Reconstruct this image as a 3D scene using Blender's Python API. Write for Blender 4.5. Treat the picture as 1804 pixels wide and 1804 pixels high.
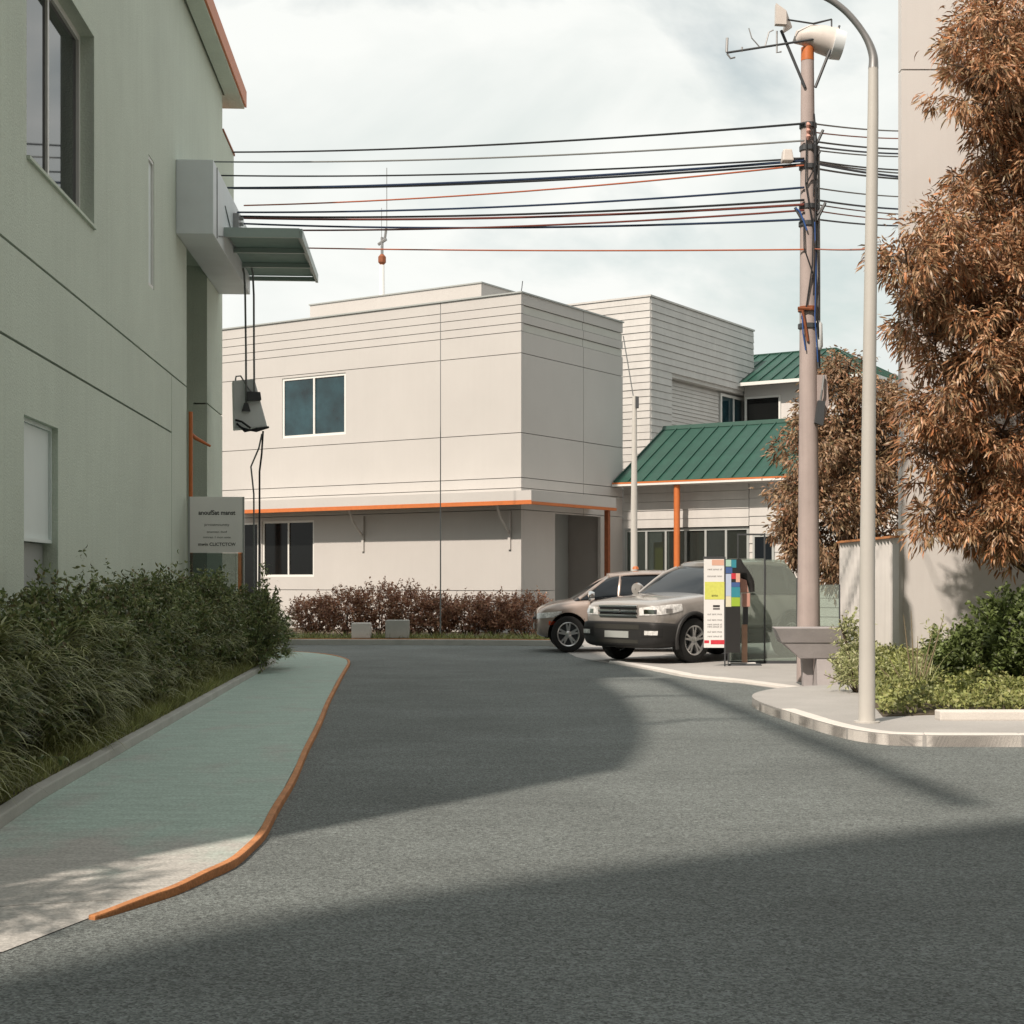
import bpy, bmesh, math, random
import numpy as np
from mathutils import Vector, Matrix

random.seed(7)
rng = np.random.default_rng(11)
for o in list(bpy.data.objects):
    bpy.data.objects.remove(o)
SC = bpy.context.scene
COL = SC.collection
R = math.radians

# ------------------------------------------------------------------ camera
FPX, HX, HY, CAMH = 2635.0, 902.0, 1022.0, 1.5     # photo focal length / horizon in photo pixels
cd = bpy.data.cameras.new('camera')
cam = bpy.data.objects.new('camera', cd)
COL.objects.link(cam)
cam.location = (0, 0, CAMH)
cam.rotation_euler = (R(90), 0, 0)
cd.sensor_fit = 'HORIZONTAL'
cd.sensor_width = 36
cd.lens = FPX / 1804 * 36
cd.shift_y = (HY - 902) / 1804
cd.clip_start = 0.1
cd.clip_end = 2000
SC.camera = cam

# ------------------------------------------------------------------ light
SHX, SHY = 0.58, 0.815                     # direction in which shadows fall on the ground
SUN_EL = R(45)
sd = bpy.data.lights.new('sun', 'SUN')
sun = bpy.data.objects.new('sun', sd)
COL.objects.link(sun)
sd.energy = 5.0
sd.angle = R(1.2)
sd.color = (1.0, 0.87, 0.75)
sun.rotation_euler = Vector((SHX, SHY, -math.tan(SUN_EL) * math.hypot(SHX, SHY))).to_track_quat('-Z', 'Y').to_euler()

w = bpy.data.worlds.new('World')
SC.world = w
w.use_nodes = True
wn, wl = w.node_tree.nodes, w.node_tree.links
wn.clear()
wout = wn.new('ShaderNodeOutputWorld')
bg = wn.new('ShaderNodeBackground')
bg.inputs['Strength'].default_value = 0.1
sky = wn.new('ShaderNodeTexSky')
sky.sky_type = 'NISHITA'
sky.sun_disc = False
sky.sun_elevation = SUN_EL
sky.sun_rotation = math.atan2(-SHX, -SHY)
sky.air_density = 1.0
sky.dust_density = 1.0
tint = wn.new('ShaderNodeMix'); tint.data_type = 'RGBA'; tint.blend_type = 'MULTIPLY'
tint.inputs['Factor'].default_value = 1.0
tint.inputs[7].default_value = (1.55, 1.4, 1.0, 1)
wl.new(sky.outputs[0], tint.inputs[6])
tc = wn.new('ShaderNodeTexCoord')
mp = wn.new('ShaderNodeMapping')
mp.inputs['Scale'].default_value = (1, 1, 1.9)
mp.inputs['Location'].default_value = (0.35, 0.2, 0.12)
wl.new(tc.outputs['Generated'], mp.inputs[0])
n1 = wn.new('ShaderNodeTexNoise')
n1.inputs['Scale'].default_value = 3.4
n1.inputs['Detail'].default_value = 7
n1.inputs['Roughness'].default_value = 0.55
n1.inputs['Distortion'].default_value = 0.3
wl.new(mp.outputs[0], n1.inputs['Vector'])
r1 = wn.new('ShaderNodeValToRGB')
r1.color_ramp.elements[0].position = 0.22
r1.color_ramp.elements[1].position = 0.47
wl.new(n1.outputs[0], r1.inputs[0])
n2 = wn.new('ShaderNodeTexNoise')
n2.inputs['Scale'].default_value = 4.2
n2.inputs['Distortion'].default_value = 0.4
n2.inputs['Detail'].default_value = 6
wl.new(mp.outputs[0], n2.inputs['Vector'])
r2 = wn.new('ShaderNodeValToRGB')
r2.color_ramp.elements[0].position = 0.36
r2.color_ramp.elements[0].color = (7.9, 8.4, 8.15, 1)
r2.color_ramp.elements[1].position = 0.56
r2.color_ramp.elements[1].color = (9.75, 9.9, 9.55, 1)
wl.new(n2.outputs[0], r2.inputs[0])
cm = wn.new('ShaderNodeMix'); cm.data_type = 'RGBA'
wl.new(r1.outputs[0], cm.inputs['Factor'])
wl.new(tint.outputs[2], cm.inputs[6])
wl.new(r2.outputs[0], cm.inputs[7])
wl.new(cm.outputs[2], bg.inputs['Color'])
wl.new(bg.outputs[0], wout.inputs[0])

SC.view_settings.view_transform = 'Standard'
SC.view_settings.look = 'None'
SC.view_settings.exposure = 0.0
SC.view_settings.gamma = 1.0
SC.view_settings.use_curve_mapping = False
SC.render.engine = 'CYCLES'

# ------------------------------------------------------------------ pixel helpers
def P(px, py, D):
    return Vector(((px - HX) / FPX * D, D, CAMH + (HY - py) / FPX * D))
def G(px, py, z=0.0):
    D = (CAMH - z) * FPX / (py - HY)
    return Vector(((px - HX) / FPX * D, D, z))

# ------------------------------------------------------------------ materials
MATS = {}
def mat(name, col, rough=0.7, var=0.08, scale=2.0, bump=0.0, bscale=60.0, metal=0.0, streak=0.0,
        speck=0.0, sscale=150.0, ior=1.45, coat=0.0, alpha=1.0):
    m = bpy.data.materials.new(name)
    m.use_nodes = True
    N, L = m.node_tree.nodes, m.node_tree.links
    b = N['Principled BSDF']
    b.inputs['Roughness'].default_value = rough
    b.inputs['Metallic'].default_value = metal
    b.inputs['IOR'].default_value = ior
    b.inputs['Coat Weight'].default_value = coat
    b.inputs['Alpha'].default_value = alpha
    t = N.new('ShaderNodeTexCoord')
    base = N.new('ShaderNodeRGB'); base.outputs[0].default_value = (*col, 1)
    cur = base.outputs[0]
    def modulate(cur, fac_socket, amount):
        mr = N.new('ShaderNodeMapRange')
        mr.inputs['From Min'].default_value = 0.25; mr.inputs['From Max'].default_value = 0.75
        mr.inputs['To Min'].default_value = 1 - amount; mr.inputs['To Max'].default_value = 1 + amount
        L.new(fac_socket, mr.inputs[0])
        mx = N.new('ShaderNodeVectorMath'); mx.operation = 'SCALE'
        L.new(cur, mx.inputs[0]); L.new(mr.outputs[0], mx.inputs['Scale'])
        return mx.outputs[0]
    def noise(sc, det=5, vec=None, rough_=0.6):
        n = N.new('ShaderNodeTexNoise')
        n.inputs['Scale'].default_value = sc; n.inputs['Detail'].default_value = det
        n.inputs['Roughness'].default_value = rough_
        L.new(vec or t.outputs['Object'], n.inputs['Vector'])
        return n.outputs[0]
    if var:
        cur = modulate(cur, noise(scale), var)
    if streak:
        mpn = N.new('ShaderNodeMapping'); mpn.inputs['Scale'].default_value = (5.0, 5.0, 0.25)
        L.new(t.outputs['Object'], mpn.inputs[0])
        cur = modulate(cur, noise(1.6, 6, mpn.outputs[0]), streak)
    if speck:
        cur = modulate(cur, noise(sscale, 2), speck)
    L.new(cur, b.inputs['Base Color'])
    if bump:
        bp = N.new('ShaderNodeBump'); bp.inputs['Strength'].default_value = bump
        bp.inputs['Distance'].default_value = 0.01
        L.new(noise(bscale, 4), bp.inputs['Height'])
        L.new(bp.outputs[0], b.inputs['Normal'])
    MATS[name] = m
    return m

def leaf_mat(name, cols, trans=0.25, rough=0.5):
    m = bpy.data.materials.new(name)
    m.use_nodes = True
    N, L = m.node_tree.nodes, m.node_tree.links
    b = N['Principled BSDF']
    b.inputs['Roughness'].default_value = rough
    g = N.new('ShaderNodeNewGeometry')
    cr = N.new('ShaderNodeValToRGB')
    cr.color_ramp.interpolation = 'LINEAR'
    e = cr.color_ramp.elements
    while len(e) < len(cols):
        e.new(0.5)
    for i, c in enumerate(cols):
        e[i].position = i / (len(cols) - 1)
        e[i].color = (*c, 1)
    L.new(g.outputs['Random Per Island'], cr.inputs[0])
    t = N.new('ShaderNodeTexCoord')
    nz = N.new('ShaderNodeTexNoise'); nz.inputs['Scale'].default_value = 2.2; nz.inputs['Detail'].default_value = 3
    L.new(t.outputs['Object'], nz.inputs['Vector'])
    mr = N.new('ShaderNodeMapRange'); mr.inputs['From Min'].default_value = 0.3; mr.inputs['From Max'].default_value = 0.7
    mr.inputs['To Min'].default_value = 0.65; mr.inputs['To Max'].default_value = 1.35
    L.new(nz.outputs[0], mr.inputs[0])
    sc_ = N.new('ShaderNodeVectorMath'); sc_.operation = 'SCALE'
    L.new(cr.outputs[0], sc_.inputs[0]); L.new(mr.outputs[0], sc_.inputs['Scale'])
    L.new(sc_.outputs[0], b.inputs['Base Color'])
    tr = N.new('ShaderNodeBsdfTranslucent')
    L.new(sc_.outputs[0], tr.inputs[0])
    mx = N.new('ShaderNodeMixShader'); mx.inputs[0].default_value = trans
    L.new(b.outputs[0], mx.inputs[1]); L.new(tr.outputs[0], mx.inputs[2])
    L.new(mx.outputs[0], N['Material Output'].inputs[0])
    MATS[name] = m
    return m

def asphalt(name, col):
    m = bpy.data.materials.new(name)
    m.use_nodes = True
    N, L = m.node_tree.nodes, m.node_tree.links
    b = N['Principled BSDF']; b.inputs['Roughness'].default_value = 0.82
    t = N.new('ShaderNodeTexCoord')
    def noise(sc, det, rg=0.6, scl=(1, 1, 1)):
        mpn = N.new('ShaderNodeMapping'); mpn.inputs['Scale'].default_value = scl
        L.new(t.outputs['Object'], mpn.inputs[0])
        n = N.new('ShaderNodeTexNoise'); n.inputs['Scale'].default_value = sc
        n.inputs['Detail'].default_value = det; n.inputs['Roughness'].default_value = rg
        L.new(mpn.outputs[0], n.inputs['Vector']); return n.outputs[0]
    def mr(s, a, bb, lo=0.3, hi=0.7):
        q = N.new('ShaderNodeMapRange'); q.inputs['From Min'].default_value = lo; q.inputs['From Max'].default_value = hi
        q.inputs['To Min'].default_value = a; q.inputs['To Max'].default_value = bb
        L.new(s, q.inputs[0]); return q.outputs[0]
    def mul(a, bb):
        q = N.new('ShaderNodeMath'); q.operation = 'MULTIPLY'; L.new(a, q.inputs[0]); L.new(bb, q.inputs[1]); return q.outputs[0]
    vo = N.new('ShaderNodeTexVoronoi'); vo.inputs['Scale'].default_value = 95
    L.new(t.outputs['Object'], vo.inputs['Vector'])
    sep = N.new('ShaderNodeSeparateColor'); L.new(vo.outputs['Color'], sep.inputs[0])
    f = mul(mr(sep.outputs[0], 0.48, 1.62, 0, 1), mr(noise(22, 4), 0.8, 1.2))
    f = mul(f, mr(noise(0.55, 6), 0.80, 1.16))
    f = mul(f, mr(noise(2.2, 5, 0.65, (0.25, 1.6, 1)), 0.90, 1.10))
    sc = N.new('ShaderNodeVectorMath'); sc.operation = 'SCALE'
    sc.inputs[0].default_value = col
    L.new(f, sc.inputs['Scale'])
    L.new(sc.outputs[0], b.inputs['Base Color'])
    bp = N.new('ShaderNodeBump'); bp.inputs['Strength'].default_value = 0.8; bp.inputs['Distance'].default_value = 0.008
    ad = N.new('ShaderNodeMath'); ad.operation = 'ADD'
    L.new(vo.outputs['Distance'], ad.inputs[0]); L.new(noise(45, 3), ad.inputs[1])
    L.new(ad.outputs[0], bp.inputs['Height']); L.new(bp.outputs[0], b.inputs['Normal'])
    MATS[name] = m
    return m

asphalt('asphalt', (0.132, 0.149, 0.145))
mat('soil', (0.10, 0.08, 0.055), 0.95, 0.3, 6, 0.5, 30)
def sunlit_worn_sidewalk():
    m = bpy.data.materials.new('sidewalk'); m.use_nodes = True
    N, L = m.node_tree.nodes, m.node_tree.links
    b = N['Principled BSDF']; b.inputs['Roughness'].default_value = 0.85
    t = N.new('ShaderNodeTexCoord')
    def noise(sc, det, scl=(1, 1, 1)):
        mpn = N.new('ShaderNodeMapping'); mpn.inputs['Scale'].default_value = scl
        L.new(t.outputs['Object'], mpn.inputs[0])
        n = N.new('ShaderNodeTexNoise'); n.inputs['Scale'].default_value = sc; n.inputs['Detail'].default_value = det
        n.inputs['Roughness'].default_value = 0.65
        L.new(mpn.outputs[0], n.inputs['Vector']); return n.outputs[0]
    def mr(s_, a, bb, lo, hi):
        q = N.new('ShaderNodeMapRange'); q.inputs['From Min'].default_value = lo; q.inputs['From Max'].default_value = hi
        q.inputs['To Min'].default_value = a; q.inputs['To Max'].default_value = bb
        L.new(s_, q.inputs[0]); return q.outputs[0]
    def op(o_, a, bb):
        q = N.new('ShaderNodeMath'); q.operation = o_; L.new(a, q.inputs[0])
        if isinstance(bb, float): q.inputs[1].default_value = bb
        else: L.new(bb, q.inputs[1])
        return q.outputs[0]
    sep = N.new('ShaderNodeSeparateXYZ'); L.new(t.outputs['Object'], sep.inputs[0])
    sun_near = mr(sep.outputs[1], 0.50, 0.0, 6.6, 9.4)          # sunlight put into the colour: near end turns from teal to cream
    wear_and_sun = op('ADD', noise(1.3, 7, (1.4, 0.8, 1)), sun_near)
    wear_and_sun = mr(wear_and_sun, 0.0, 1.0, 0.52, 0.80)
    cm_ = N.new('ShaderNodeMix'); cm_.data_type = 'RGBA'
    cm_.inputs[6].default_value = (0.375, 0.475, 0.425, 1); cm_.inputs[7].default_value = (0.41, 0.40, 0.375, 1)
    L.new(wear_and_sun, cm_.inputs['Factor'])
    f = op('MULTIPLY', mr(noise(50, 3), 0.72, 1.28, 0.3, 0.7), mr(noise(9, 5, (0.35, 1.8, 1)), 0.86, 1.14, 0.3, 0.7))
    sc_ = N.new('ShaderNodeVectorMath'); sc_.operation = 'SCALE'
    L.new(cm_.outputs[2], sc_.inputs[0]); L.new(f, sc_.inputs['Scale']); L.new(sc_.outputs[0], b.inputs['Base Color'])
    bp = N.new('ShaderNodeBump'); bp.inputs['Strength'].default_value = 0.5; bp.inputs['Distance'].default_value = 0.006
    L.new(noise(60, 3), bp.inputs['Height']); L.new(bp.outputs[0], b.inputs['Normal'])
    MATS['sidewalk'] = m
sunlit_worn_sidewalk()
mat('pavement', (0.37, 0.36, 0.345), 0.85, 0.12, 1.0, 0.3, 60, speck=0.10, sscale=60)
mat('kerb_grey', (0.42, 0.42, 0.39), 0.85, 0.14, 2.5, 0.4, 50, speck=0.12)
mat('kerb_pale', (0.66, 0.63, 0.59), 0.8, 0.07, 2.5, 0.4, 40, speck=0.10)
mat('kerb_orange', (0.50, 0.215, 0.085), 0.75, 0.28, 5, 0.5, 40, speck=0.22, sscale=80)
mat('green_wall', (0.585, 0.65, 0.56), 0.88, 0.07, 0.5, 0.9, 40, streak=0.04, speck=0.05, sscale=30)
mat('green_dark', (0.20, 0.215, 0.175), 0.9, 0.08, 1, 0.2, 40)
mat('joint', (0.10, 0.11, 0.095), 0.9, 0.05)
mat('white_wall', (0.505, 0.49, 0.47), 0.82, 0.05, 0.45, 0.15, 60, streak=0.012)
mat('white_joint', (0.36, 0.345, 0.33), 0.9, 0.05)
mat('siding', (0.52, 0.51, 0.49), 0.75, 0.09, 1.6, 0.2, 25, streak=0.04)
mat('right_wall', (0.61, 0.59, 0.57), 0.85, 0.05, 0.5, 0.2, 50, streak=0.02)
mat('frame_white', (0.72, 0.72, 0.69), 0.45, 0.03)
mat('frame_grey', (0.36, 0.38, 0.37), 0.45, 0.03)
mat('glass', (0.010, 0.013, 0.017), 0.04, 0.0, ior=1.5)
mat('glass_dark', (0.008, 0.009, 0.009), 0.12, 0.0, ior=1.3)
mat('glass_teal', (0.014, 0.042, 0.052), 0.05, 0.85, 1.0, bump=0.12, bscale=1.2, ior=1.6)  # strong colour mottling stands in for reflections in the panes
mat('blind', (0.72, 0.79, 0.77), 0.5, 0.04)
mat('hanging_grey', (0.74, 0.78, 0.78), 0.5, 0.05, 2)
mat('box_grey', (0.70, 0.74, 0.76), 0.5, 0.05, 2)
mat('canopy_teal', (0.27, 0.36, 0.325), 0.7, 0.12, 3, ior=1.3)
mat('canopy_frame', (0.32, 0.39, 0.36), 0.4, 0.05)
mat('orange', (0.55, 0.16, 0.045), 0.5, 0.10, 6)
mat('rust', (0.24, 0.075, 0.03), 0.7, 0.2, 10)
mat('soffit', (0.40, 0.375, 0.345), 0.85, 0.05)
mat('roof_green', (0.016, 0.064, 0.045), 0.5, 0.22, 1.2, 0.15, 12, streak=0.14)
mat('roof_seam', (0.016, 0.06, 0.042), 0.45, 0.12, 3)
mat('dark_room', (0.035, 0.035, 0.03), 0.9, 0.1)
mat('yellow_print', (0.70, 0.58, 0.05), 0.6, 0.15, 8)
mat('concrete', (0.36, 0.335, 0.335), 0.85, 0.10, 4, 0.35, 50, speck=0.08)
mat('pole_concrete', (0.40, 0.335, 0.315), 0.85, 0.10, 2.5, 0.25, 40, streak=0.12, speck=0.05)
mat('lamp_paint', (0.53, 0.515, 0.48), 0.5, 0.06, 2, streak=0.05)
mat('steel', (0.33, 0.33, 0.33), 0.45, 0.1, 8, metal=0.6)
mat('dark_steel', (0.06, 0.065, 0.07), 0.5, 0.1, 8)
mat('beige_metal', (0.62, 0.57, 0.53), 0.5, 0.06, 5)
mat('cable_black', (0.015, 0.017, 0.02), 0.5, 0.0)
mat('cable_navy', (0.015, 0.03, 0.07), 0.5, 0.0)
mat('cable_grey', (0.20, 0.21, 0.21), 0.5, 0.0)
mat('cable_orange', (0.40, 0.11, 0.05), 0.5, 0.0)
mat('cable_red', (0.15, 0.04, 0.03), 0.5, 0.0)
mat('blue_tape', (0.03, 0.09, 0.28), 0.5, 0.1)
mat('white_plastic', (0.85, 0.84, 0.82), 0.4, 0.03)
mat('ink', (0.03, 0.03, 0.03), 0.6, 0.0)
mat('ink_grey', (0.16, 0.15, 0.15), 0.6, 0.0)
mat('suv_paint', (0.40, 0.375, 0.355), 0.22, 0.02, 3, metal=0.35, coat=1.0)
mat('wagon_paint', (0.40, 0.325, 0.285), 0.26, 0.02, 3, metal=0.35, coat=0.9)
mat('cladding', (0.022, 0.022, 0.022), 0.6, 0.1, 8)
mat('tyre', (0.018, 0.018, 0.018), 0.85, 0.15, 12, 0.3, 60)
mat('rim', (0.62, 0.62, 0.62), 0.28, 0.05, metal=0.9)
mat('chrome', (0.70, 0.70, 0.70), 0.12, 0.02, metal=1.0)
mat('lamp_glass', (0.72, 0.72, 0.71), 0.10, 0.5, 16, ior=1.6, coat=0.8)
mat('amber', (0.75, 0.10, 0.03), 0.25, 0.05)
mat('bark', (0.10, 0.07, 0.05), 0.9, 0.25, 6, 0.6, 25)
mat('twig', (0.20, 0.16, 0.10), 0.9, 0.2, 8)
mat('print_white', (0.80, 0.80, 0.79), 0.35, 0.02)
mat('print_yellow', (0.68, 0.70, 0.16), 0.4, 0.08, 20)
mat('print_red', (0.62, 0.05, 0.07), 0.4, 0.25, 25)
mat('print_teal', (0.05, 0.27, 0.34), 0.4, 0.05)
mat('print_lime', (0.34, 0.50, 0.06), 0.4, 0.05)
mat('print_blue', (0.50, 0.58, 0.74), 0.4, 0.05)
mat('print_navy', (0.07, 0.13, 0.32), 0.4, 0.05)
mat('print_mint', (0.40, 0.60, 0.50), 0.4, 0.05)
mat('print_cream', (0.72, 0.68, 0.50), 0.4, 0.05)
mat('print_peach', (0.70, 0.42, 0.32), 0.4, 0.08)
mat('wood', (0.38, 0.235, 0.165), 0.6, 0.15, 8)
mat('pink_box', (0.52, 0.28, 0.225), 0.5, 0.08)
mat('corrugated', (0.56, 0.545, 0.525), 0.55, 0.07, 1.5, streak=0.08)
mat('roofing', (0.30, 0.10, 0.045), 0.8, 0.2, 4)
mat('plain_block', (0.22, 0.21, 0.195), 0.9, 0.05)
leaf_mat('leaf_brown', [(0.128, 0.068, 0.037), (0.319, 0.155, 0.071), (0.459, 0.261, 0.143), (0.242, 0.187, 0.102), (0.574, 0.361, 0.215), (0.510, 0.193, 0.071)], 0.2, 0.42)
leaf_mat('leaf_brown_far', [(0.112, 0.068, 0.039), (0.282, 0.171, 0.095), (0.384, 0.246, 0.149), (0.226, 0.183, 0.100), (0.338, 0.149, 0.083)], 0.2)
leaf_mat('leaf_hedge', [(0.057, 0.071, 0.030), (0.144, 0.194, 0.076), (0.187, 0.237, 0.089), (0.316, 0.345, 0.152), (0.159, 0.122, 0.068)], 0.2, 0.4)
leaf_mat('leaf_strap', [(0.096, 0.108, 0.042), (0.228, 0.252, 0.102), (0.432, 0.444, 0.204), (0.180, 0.180, 0.084)], 0.2, 0.45)
leaf_mat('leaf_bronze', [(0.151, 0.073, 0.047), (0.370, 0.178, 0.117), (0.504, 0.284, 0.179), (0.269, 0.178, 0.101)], 0.2)
leaf_mat('leaf_green', [(0.056, 0.077, 0.023), (0.119, 0.161, 0.046), (0.196, 0.252, 0.085)], 0.25)
leaf_mat('leaf_cover', [(0.121, 0.143, 0.042), (0.243, 0.273, 0.090), (0.351, 0.377, 0.132), (0.270, 0.260, 0.108)], 0.25)
leaf_mat('leaf_pale', [(0.253, 0.287, 0.115), (0.437, 0.460, 0.230), (0.552, 0.552, 0.322)], 0.3)

def tinted_glass(name, col, fac):
    m = bpy.data.materials.new(name); m.use_nodes = True
    N, L = m.node_tree.nodes, m.node_tree.links
    b = N['Principled BSDF']
    b.inputs['Base Color'].default_value = (*col, 1); b.inputs['Roughness'].default_value = 0.06
    t = N.new('ShaderNodeBsdfTransparent'); t.inputs[0].default_value = (0.72, 0.80, 0.76, 1)
    mx = N.new('ShaderNodeMixShader'); mx.inputs[0].default_value = fac
    L.new(t.outputs[0], mx.inputs[1]); L.new(b.outputs[0], mx.inputs[2]); L.new(mx.outputs[0], N['Material Output'].inputs[0])
    MATS[name] = m
tinted_glass('screen_glass', (0.42, 0.45, 0.42), 0.28)
tinted_glass('shop_glass', (0.05, 0.055, 0.05), 0.45)
tinted_glass('smoke_glass', (0.10, 0.12, 0.11), 0.55)

# ------------------------------------------------------------------ scene helpers
def tag(o, label=None, cat=None, group=None, kind=None):
    if label: o['label'] = label
    if cat: o['category'] = cat
    if group: o['group'] = group
    if kind: o['kind'] = kind
    return o
def empty(name, loc=(0, 0, 0), rz=0.0, label=None, cat=None, group=None):
    o = bpy.data.objects.new(name, None)
    COL.objects.link(o)
    o.location = loc; o.rotation_euler = (0, 0, rz)
    return tag(o, label, cat, group)
def link_mesh(name, me, m, parent=None, smooth=False):
    o = bpy.data.objects.new(name, me)
    COL.objects.link(o)
    if m: me.materials.append(MATS[m])
    if parent: o.parent = parent
    if smooth:
        for p in me.polygons: p.use_smooth = True
    return o

class MB:
    def __init__(s): s.v, s.f = [], []
    def add(s, vs, fs):
        k = len(s.v); s.v += [tuple(q) for q in vs]; s.f += [tuple(i + k for i in f) for f in fs]; return s
    def box(s, x0, x1, y0, y1, z0, z1):
        x0, x1 = min(x0, x1), max(x0, x1); y0, y1 = min(y0, y1), max(y0, y1); z0, z1 = min(z0, z1), max(z0, z1)
        return s.add([(x0,y0,z0),(x1,y0,z0),(x1,y1,z0),(x0,y1,z0),(x0,y0,z1),(x1,y0,z1),(x1,y1,z1),(x0,y1,z1)],
                     [(0,3,2,1),(4,5,6,7),(0,1,5,4),(1,2,6,5),(2,3,7,6),(3,0,4,7)])
    def hexa(s, lo, hi):      # two quads (each 4 points, same winding)
        return s.add(list(lo) + list(hi), [(0,3,2,1),(4,5,6,7),(0,1,5,4),(1,2,6,5),(2,3,7,6),(3,0,4,7)])
    def prism(s, poly, z0, z1):
        n = len(poly)
        vs = [(p[0], p[1], z0) for p in poly] + [(p[0], p[1], z1) for p in poly]
        return s.add(vs, [tuple(reversed(range(n))), tuple(range(n, 2*n))] + [(i, (i+1) % n, n+(i+1) % n, n+i) for i in range(n)])
    def tube(s, pts, r, n=8, cap=True):
        pts = [Vector(p) for p in pts]; m = len(pts)
        rr = r if isinstance(r, (list, tuple)) else [r]*m
        vs = []; prev = None
        for i, p in enumerate(pts):
            d = (pts[min(i+1, m-1)] - pts[max(i-1, 0)]).normalized()
            if prev is None:
                a = d.orthogonal().normalized()
            else:
                a = (prev - d*prev.dot(d)).normalized()
            prev = a; b = d.cross(a)
            for k in range(n):
                an = 2*math.pi*k/n
                vs.append(p + (a*math.cos(an) + b*math.sin(an))*rr[i])
        fs = [(i*n+k, i*n+(k+1) % n, (i+1)*n+(k+1) % n, (i+1)*n+k) for i in range(m-1) for k in range(n)]
        if cap: fs += [tuple(reversed(range(n))), tuple(range((m-1)*n, m*n))]
        return s.add(vs, fs)
    def lathe(s, prof, axis='z', c=(0, 0, 0), n=24):   # prof: (r, h)
        vs = []
        for r_, h in prof:
            for k in range(n):
                a = 2*math.pi*k/n; u, v_ = r_*math.cos(a), r_*math.sin(a)
                q = {'z': (u, v_, h), 'y': (u, h, v_), 'x': (h, u, v_)}[axis]
                vs.append((q[0]+c[0], q[1]+c[1], q[2]+c[2]))
        m = len(prof)
        fs = [(i*n+k, i*n+(k+1) % n, (i+1)*n+(k+1) % n, (i+1)*n+k) for i in range(m-1) for k in range(n)]
        return s.add(vs, fs)
    def build(s, name, m, parent=None, smooth=False, bevel=0.0, fix=True):
        me = bpy.data.meshes.new(name)
        me.from_pydata(s.v, [], s.f); me.validate()
        if fix or bevel:
            b = bmesh.new(); b.from_mesh(me)
            bmesh.ops.recalc_face_normals(b, faces=b.faces)
            if bevel:
                bmesh.ops.bevel(b, geom=[e for e in b.edges if e.calc_face_angle(0) > 0.5], offset=bevel, segments=2, affect='EDGES', profile=0.6)
            b.to_mesh(me); b.free()
        o = link_mesh(name, me, m, parent)
        if smooth:
            me.polygons.foreach_set('use_smooth', [True]*len(me.polygons))
            me.set_sharp_from_angle(angle=R(40))
        return o

def sheet(name, poly, z, m, parent=None):
    me = bpy.data.meshes.new(name)
    me.from_pydata([(p[0], p[1], z) for p in poly], [], [tuple(range(len(poly)))])
    return link_mesh(name, me, m, parent)

def panel(name, parent, m, axis, const, th, a0, a1, z0, z1, holes=(), bevel=0.0):
    """wall panel: front face on plane axis=const, thickness th going to the inside (signed)"""
    A = sorted({a0, a1} | {min(max(h[i], a0), a1) for h in holes for i in (0, 1)})
    Z = sorted({z0, z1} | {min(max(h[i], z0), z1) for h in holes for i in (2, 3)})
    def pt(a, z, c): return (a, c, z) if axis == 'y' else (c, a, z)
    b = bmesh.new(); vd = {}
    def V(a, z):
        if (a, z) not in vd: vd[(a, z)] = b.verts.new(pt(a, z, const))
        return vd[(a, z)]
    fs = []
    for i in range(len(A)-1):
        for j in range(len(Z)-1):
            ca, cz = (A[i]+A[i+1])/2, (Z[j]+Z[j+1])/2
            if any(h[0] < ca < h[1] and h[2] < cz < h[3] for h in holes): continue
            fs.append(b.faces.new((V(A[i], Z[j]), V(A[i+1], Z[j]), V(A[i+1], Z[j+1]), V(A[i], Z[j+1]))))
    if not fs:
        b.free(); return None
    r = bmesh.ops.extrude_face_region(b, geom=fs)
    dv = Vector(pt(0, 0, th))
    bmesh.ops.translate(b, vec=dv, verts=[e for e in r['geom'] if isinstance(e, bmesh.types.BMVert)])
    bmesh.ops.recalc_face_normals(b, faces=b.faces)
    me = bpy.data.meshes.new(name); b.to_mesh(me); b.free()
    return link_mesh(name, me, m, parent)

def window(parent, axis, front, depth, a0, a1, z0, z1, nm=1, fw=0.06, fm='frame_white', gm='glass', inward=1, name='window', rails=()):
    """frame (part) with one pane object (sub-part) for every light; 'inward' is the sign of the direction into the building"""
    g = front + inward*depth
    fr = MB()
    def bx(p0, p1, q0, q1, c0, c1):
        if axis == 'y': fr.box(p0, p1, c0, c1, q0, q1)
        else: fr.box(c0, c1, p0, p1, q0, q1)
    c0, c1 = g - inward*0.035, g + inward*0.035
    bx(a0, a1, z1-fw, z1, c0, c1); bx(a0, a1, z0, z0+fw, c0, c1)
    bx(a0, a0+fw, z0+fw, z1-fw, c0, c1); bx(a1-fw, a1, z0+fw, z1-fw, c0, c1)
    xs = [a0+fw + (a1-a0-2*fw)*i/(nm+1) for i in range(nm+2)]
    for x in xs[1:-1]: bx(x-fw*0.45, x+fw*0.45, z0+fw, z1-fw, c0, c1)
    f = fr.build(name, fm, parent)
    for i in range(nm+1):
        l = xs[i] + (fw*0.45 if i else 0); r_ = xs[i+1] - (fw*0.45 if i < nm else 0)
        off = g + inward*0.008*(i % 2)
        pm = MB()
        if axis == 'y': pm.box(l+0.002, r_-0.002, off-0.006, off+0.006, z0+fw+0.002, z1-fw-0.002)
        else: pm.box(off-0.006, off+0.006, l+0.002, r_-0.002, z0+fw+0.002, z1-fw-0.002)
        pm.build('pane', gm, f)
    return f

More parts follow.
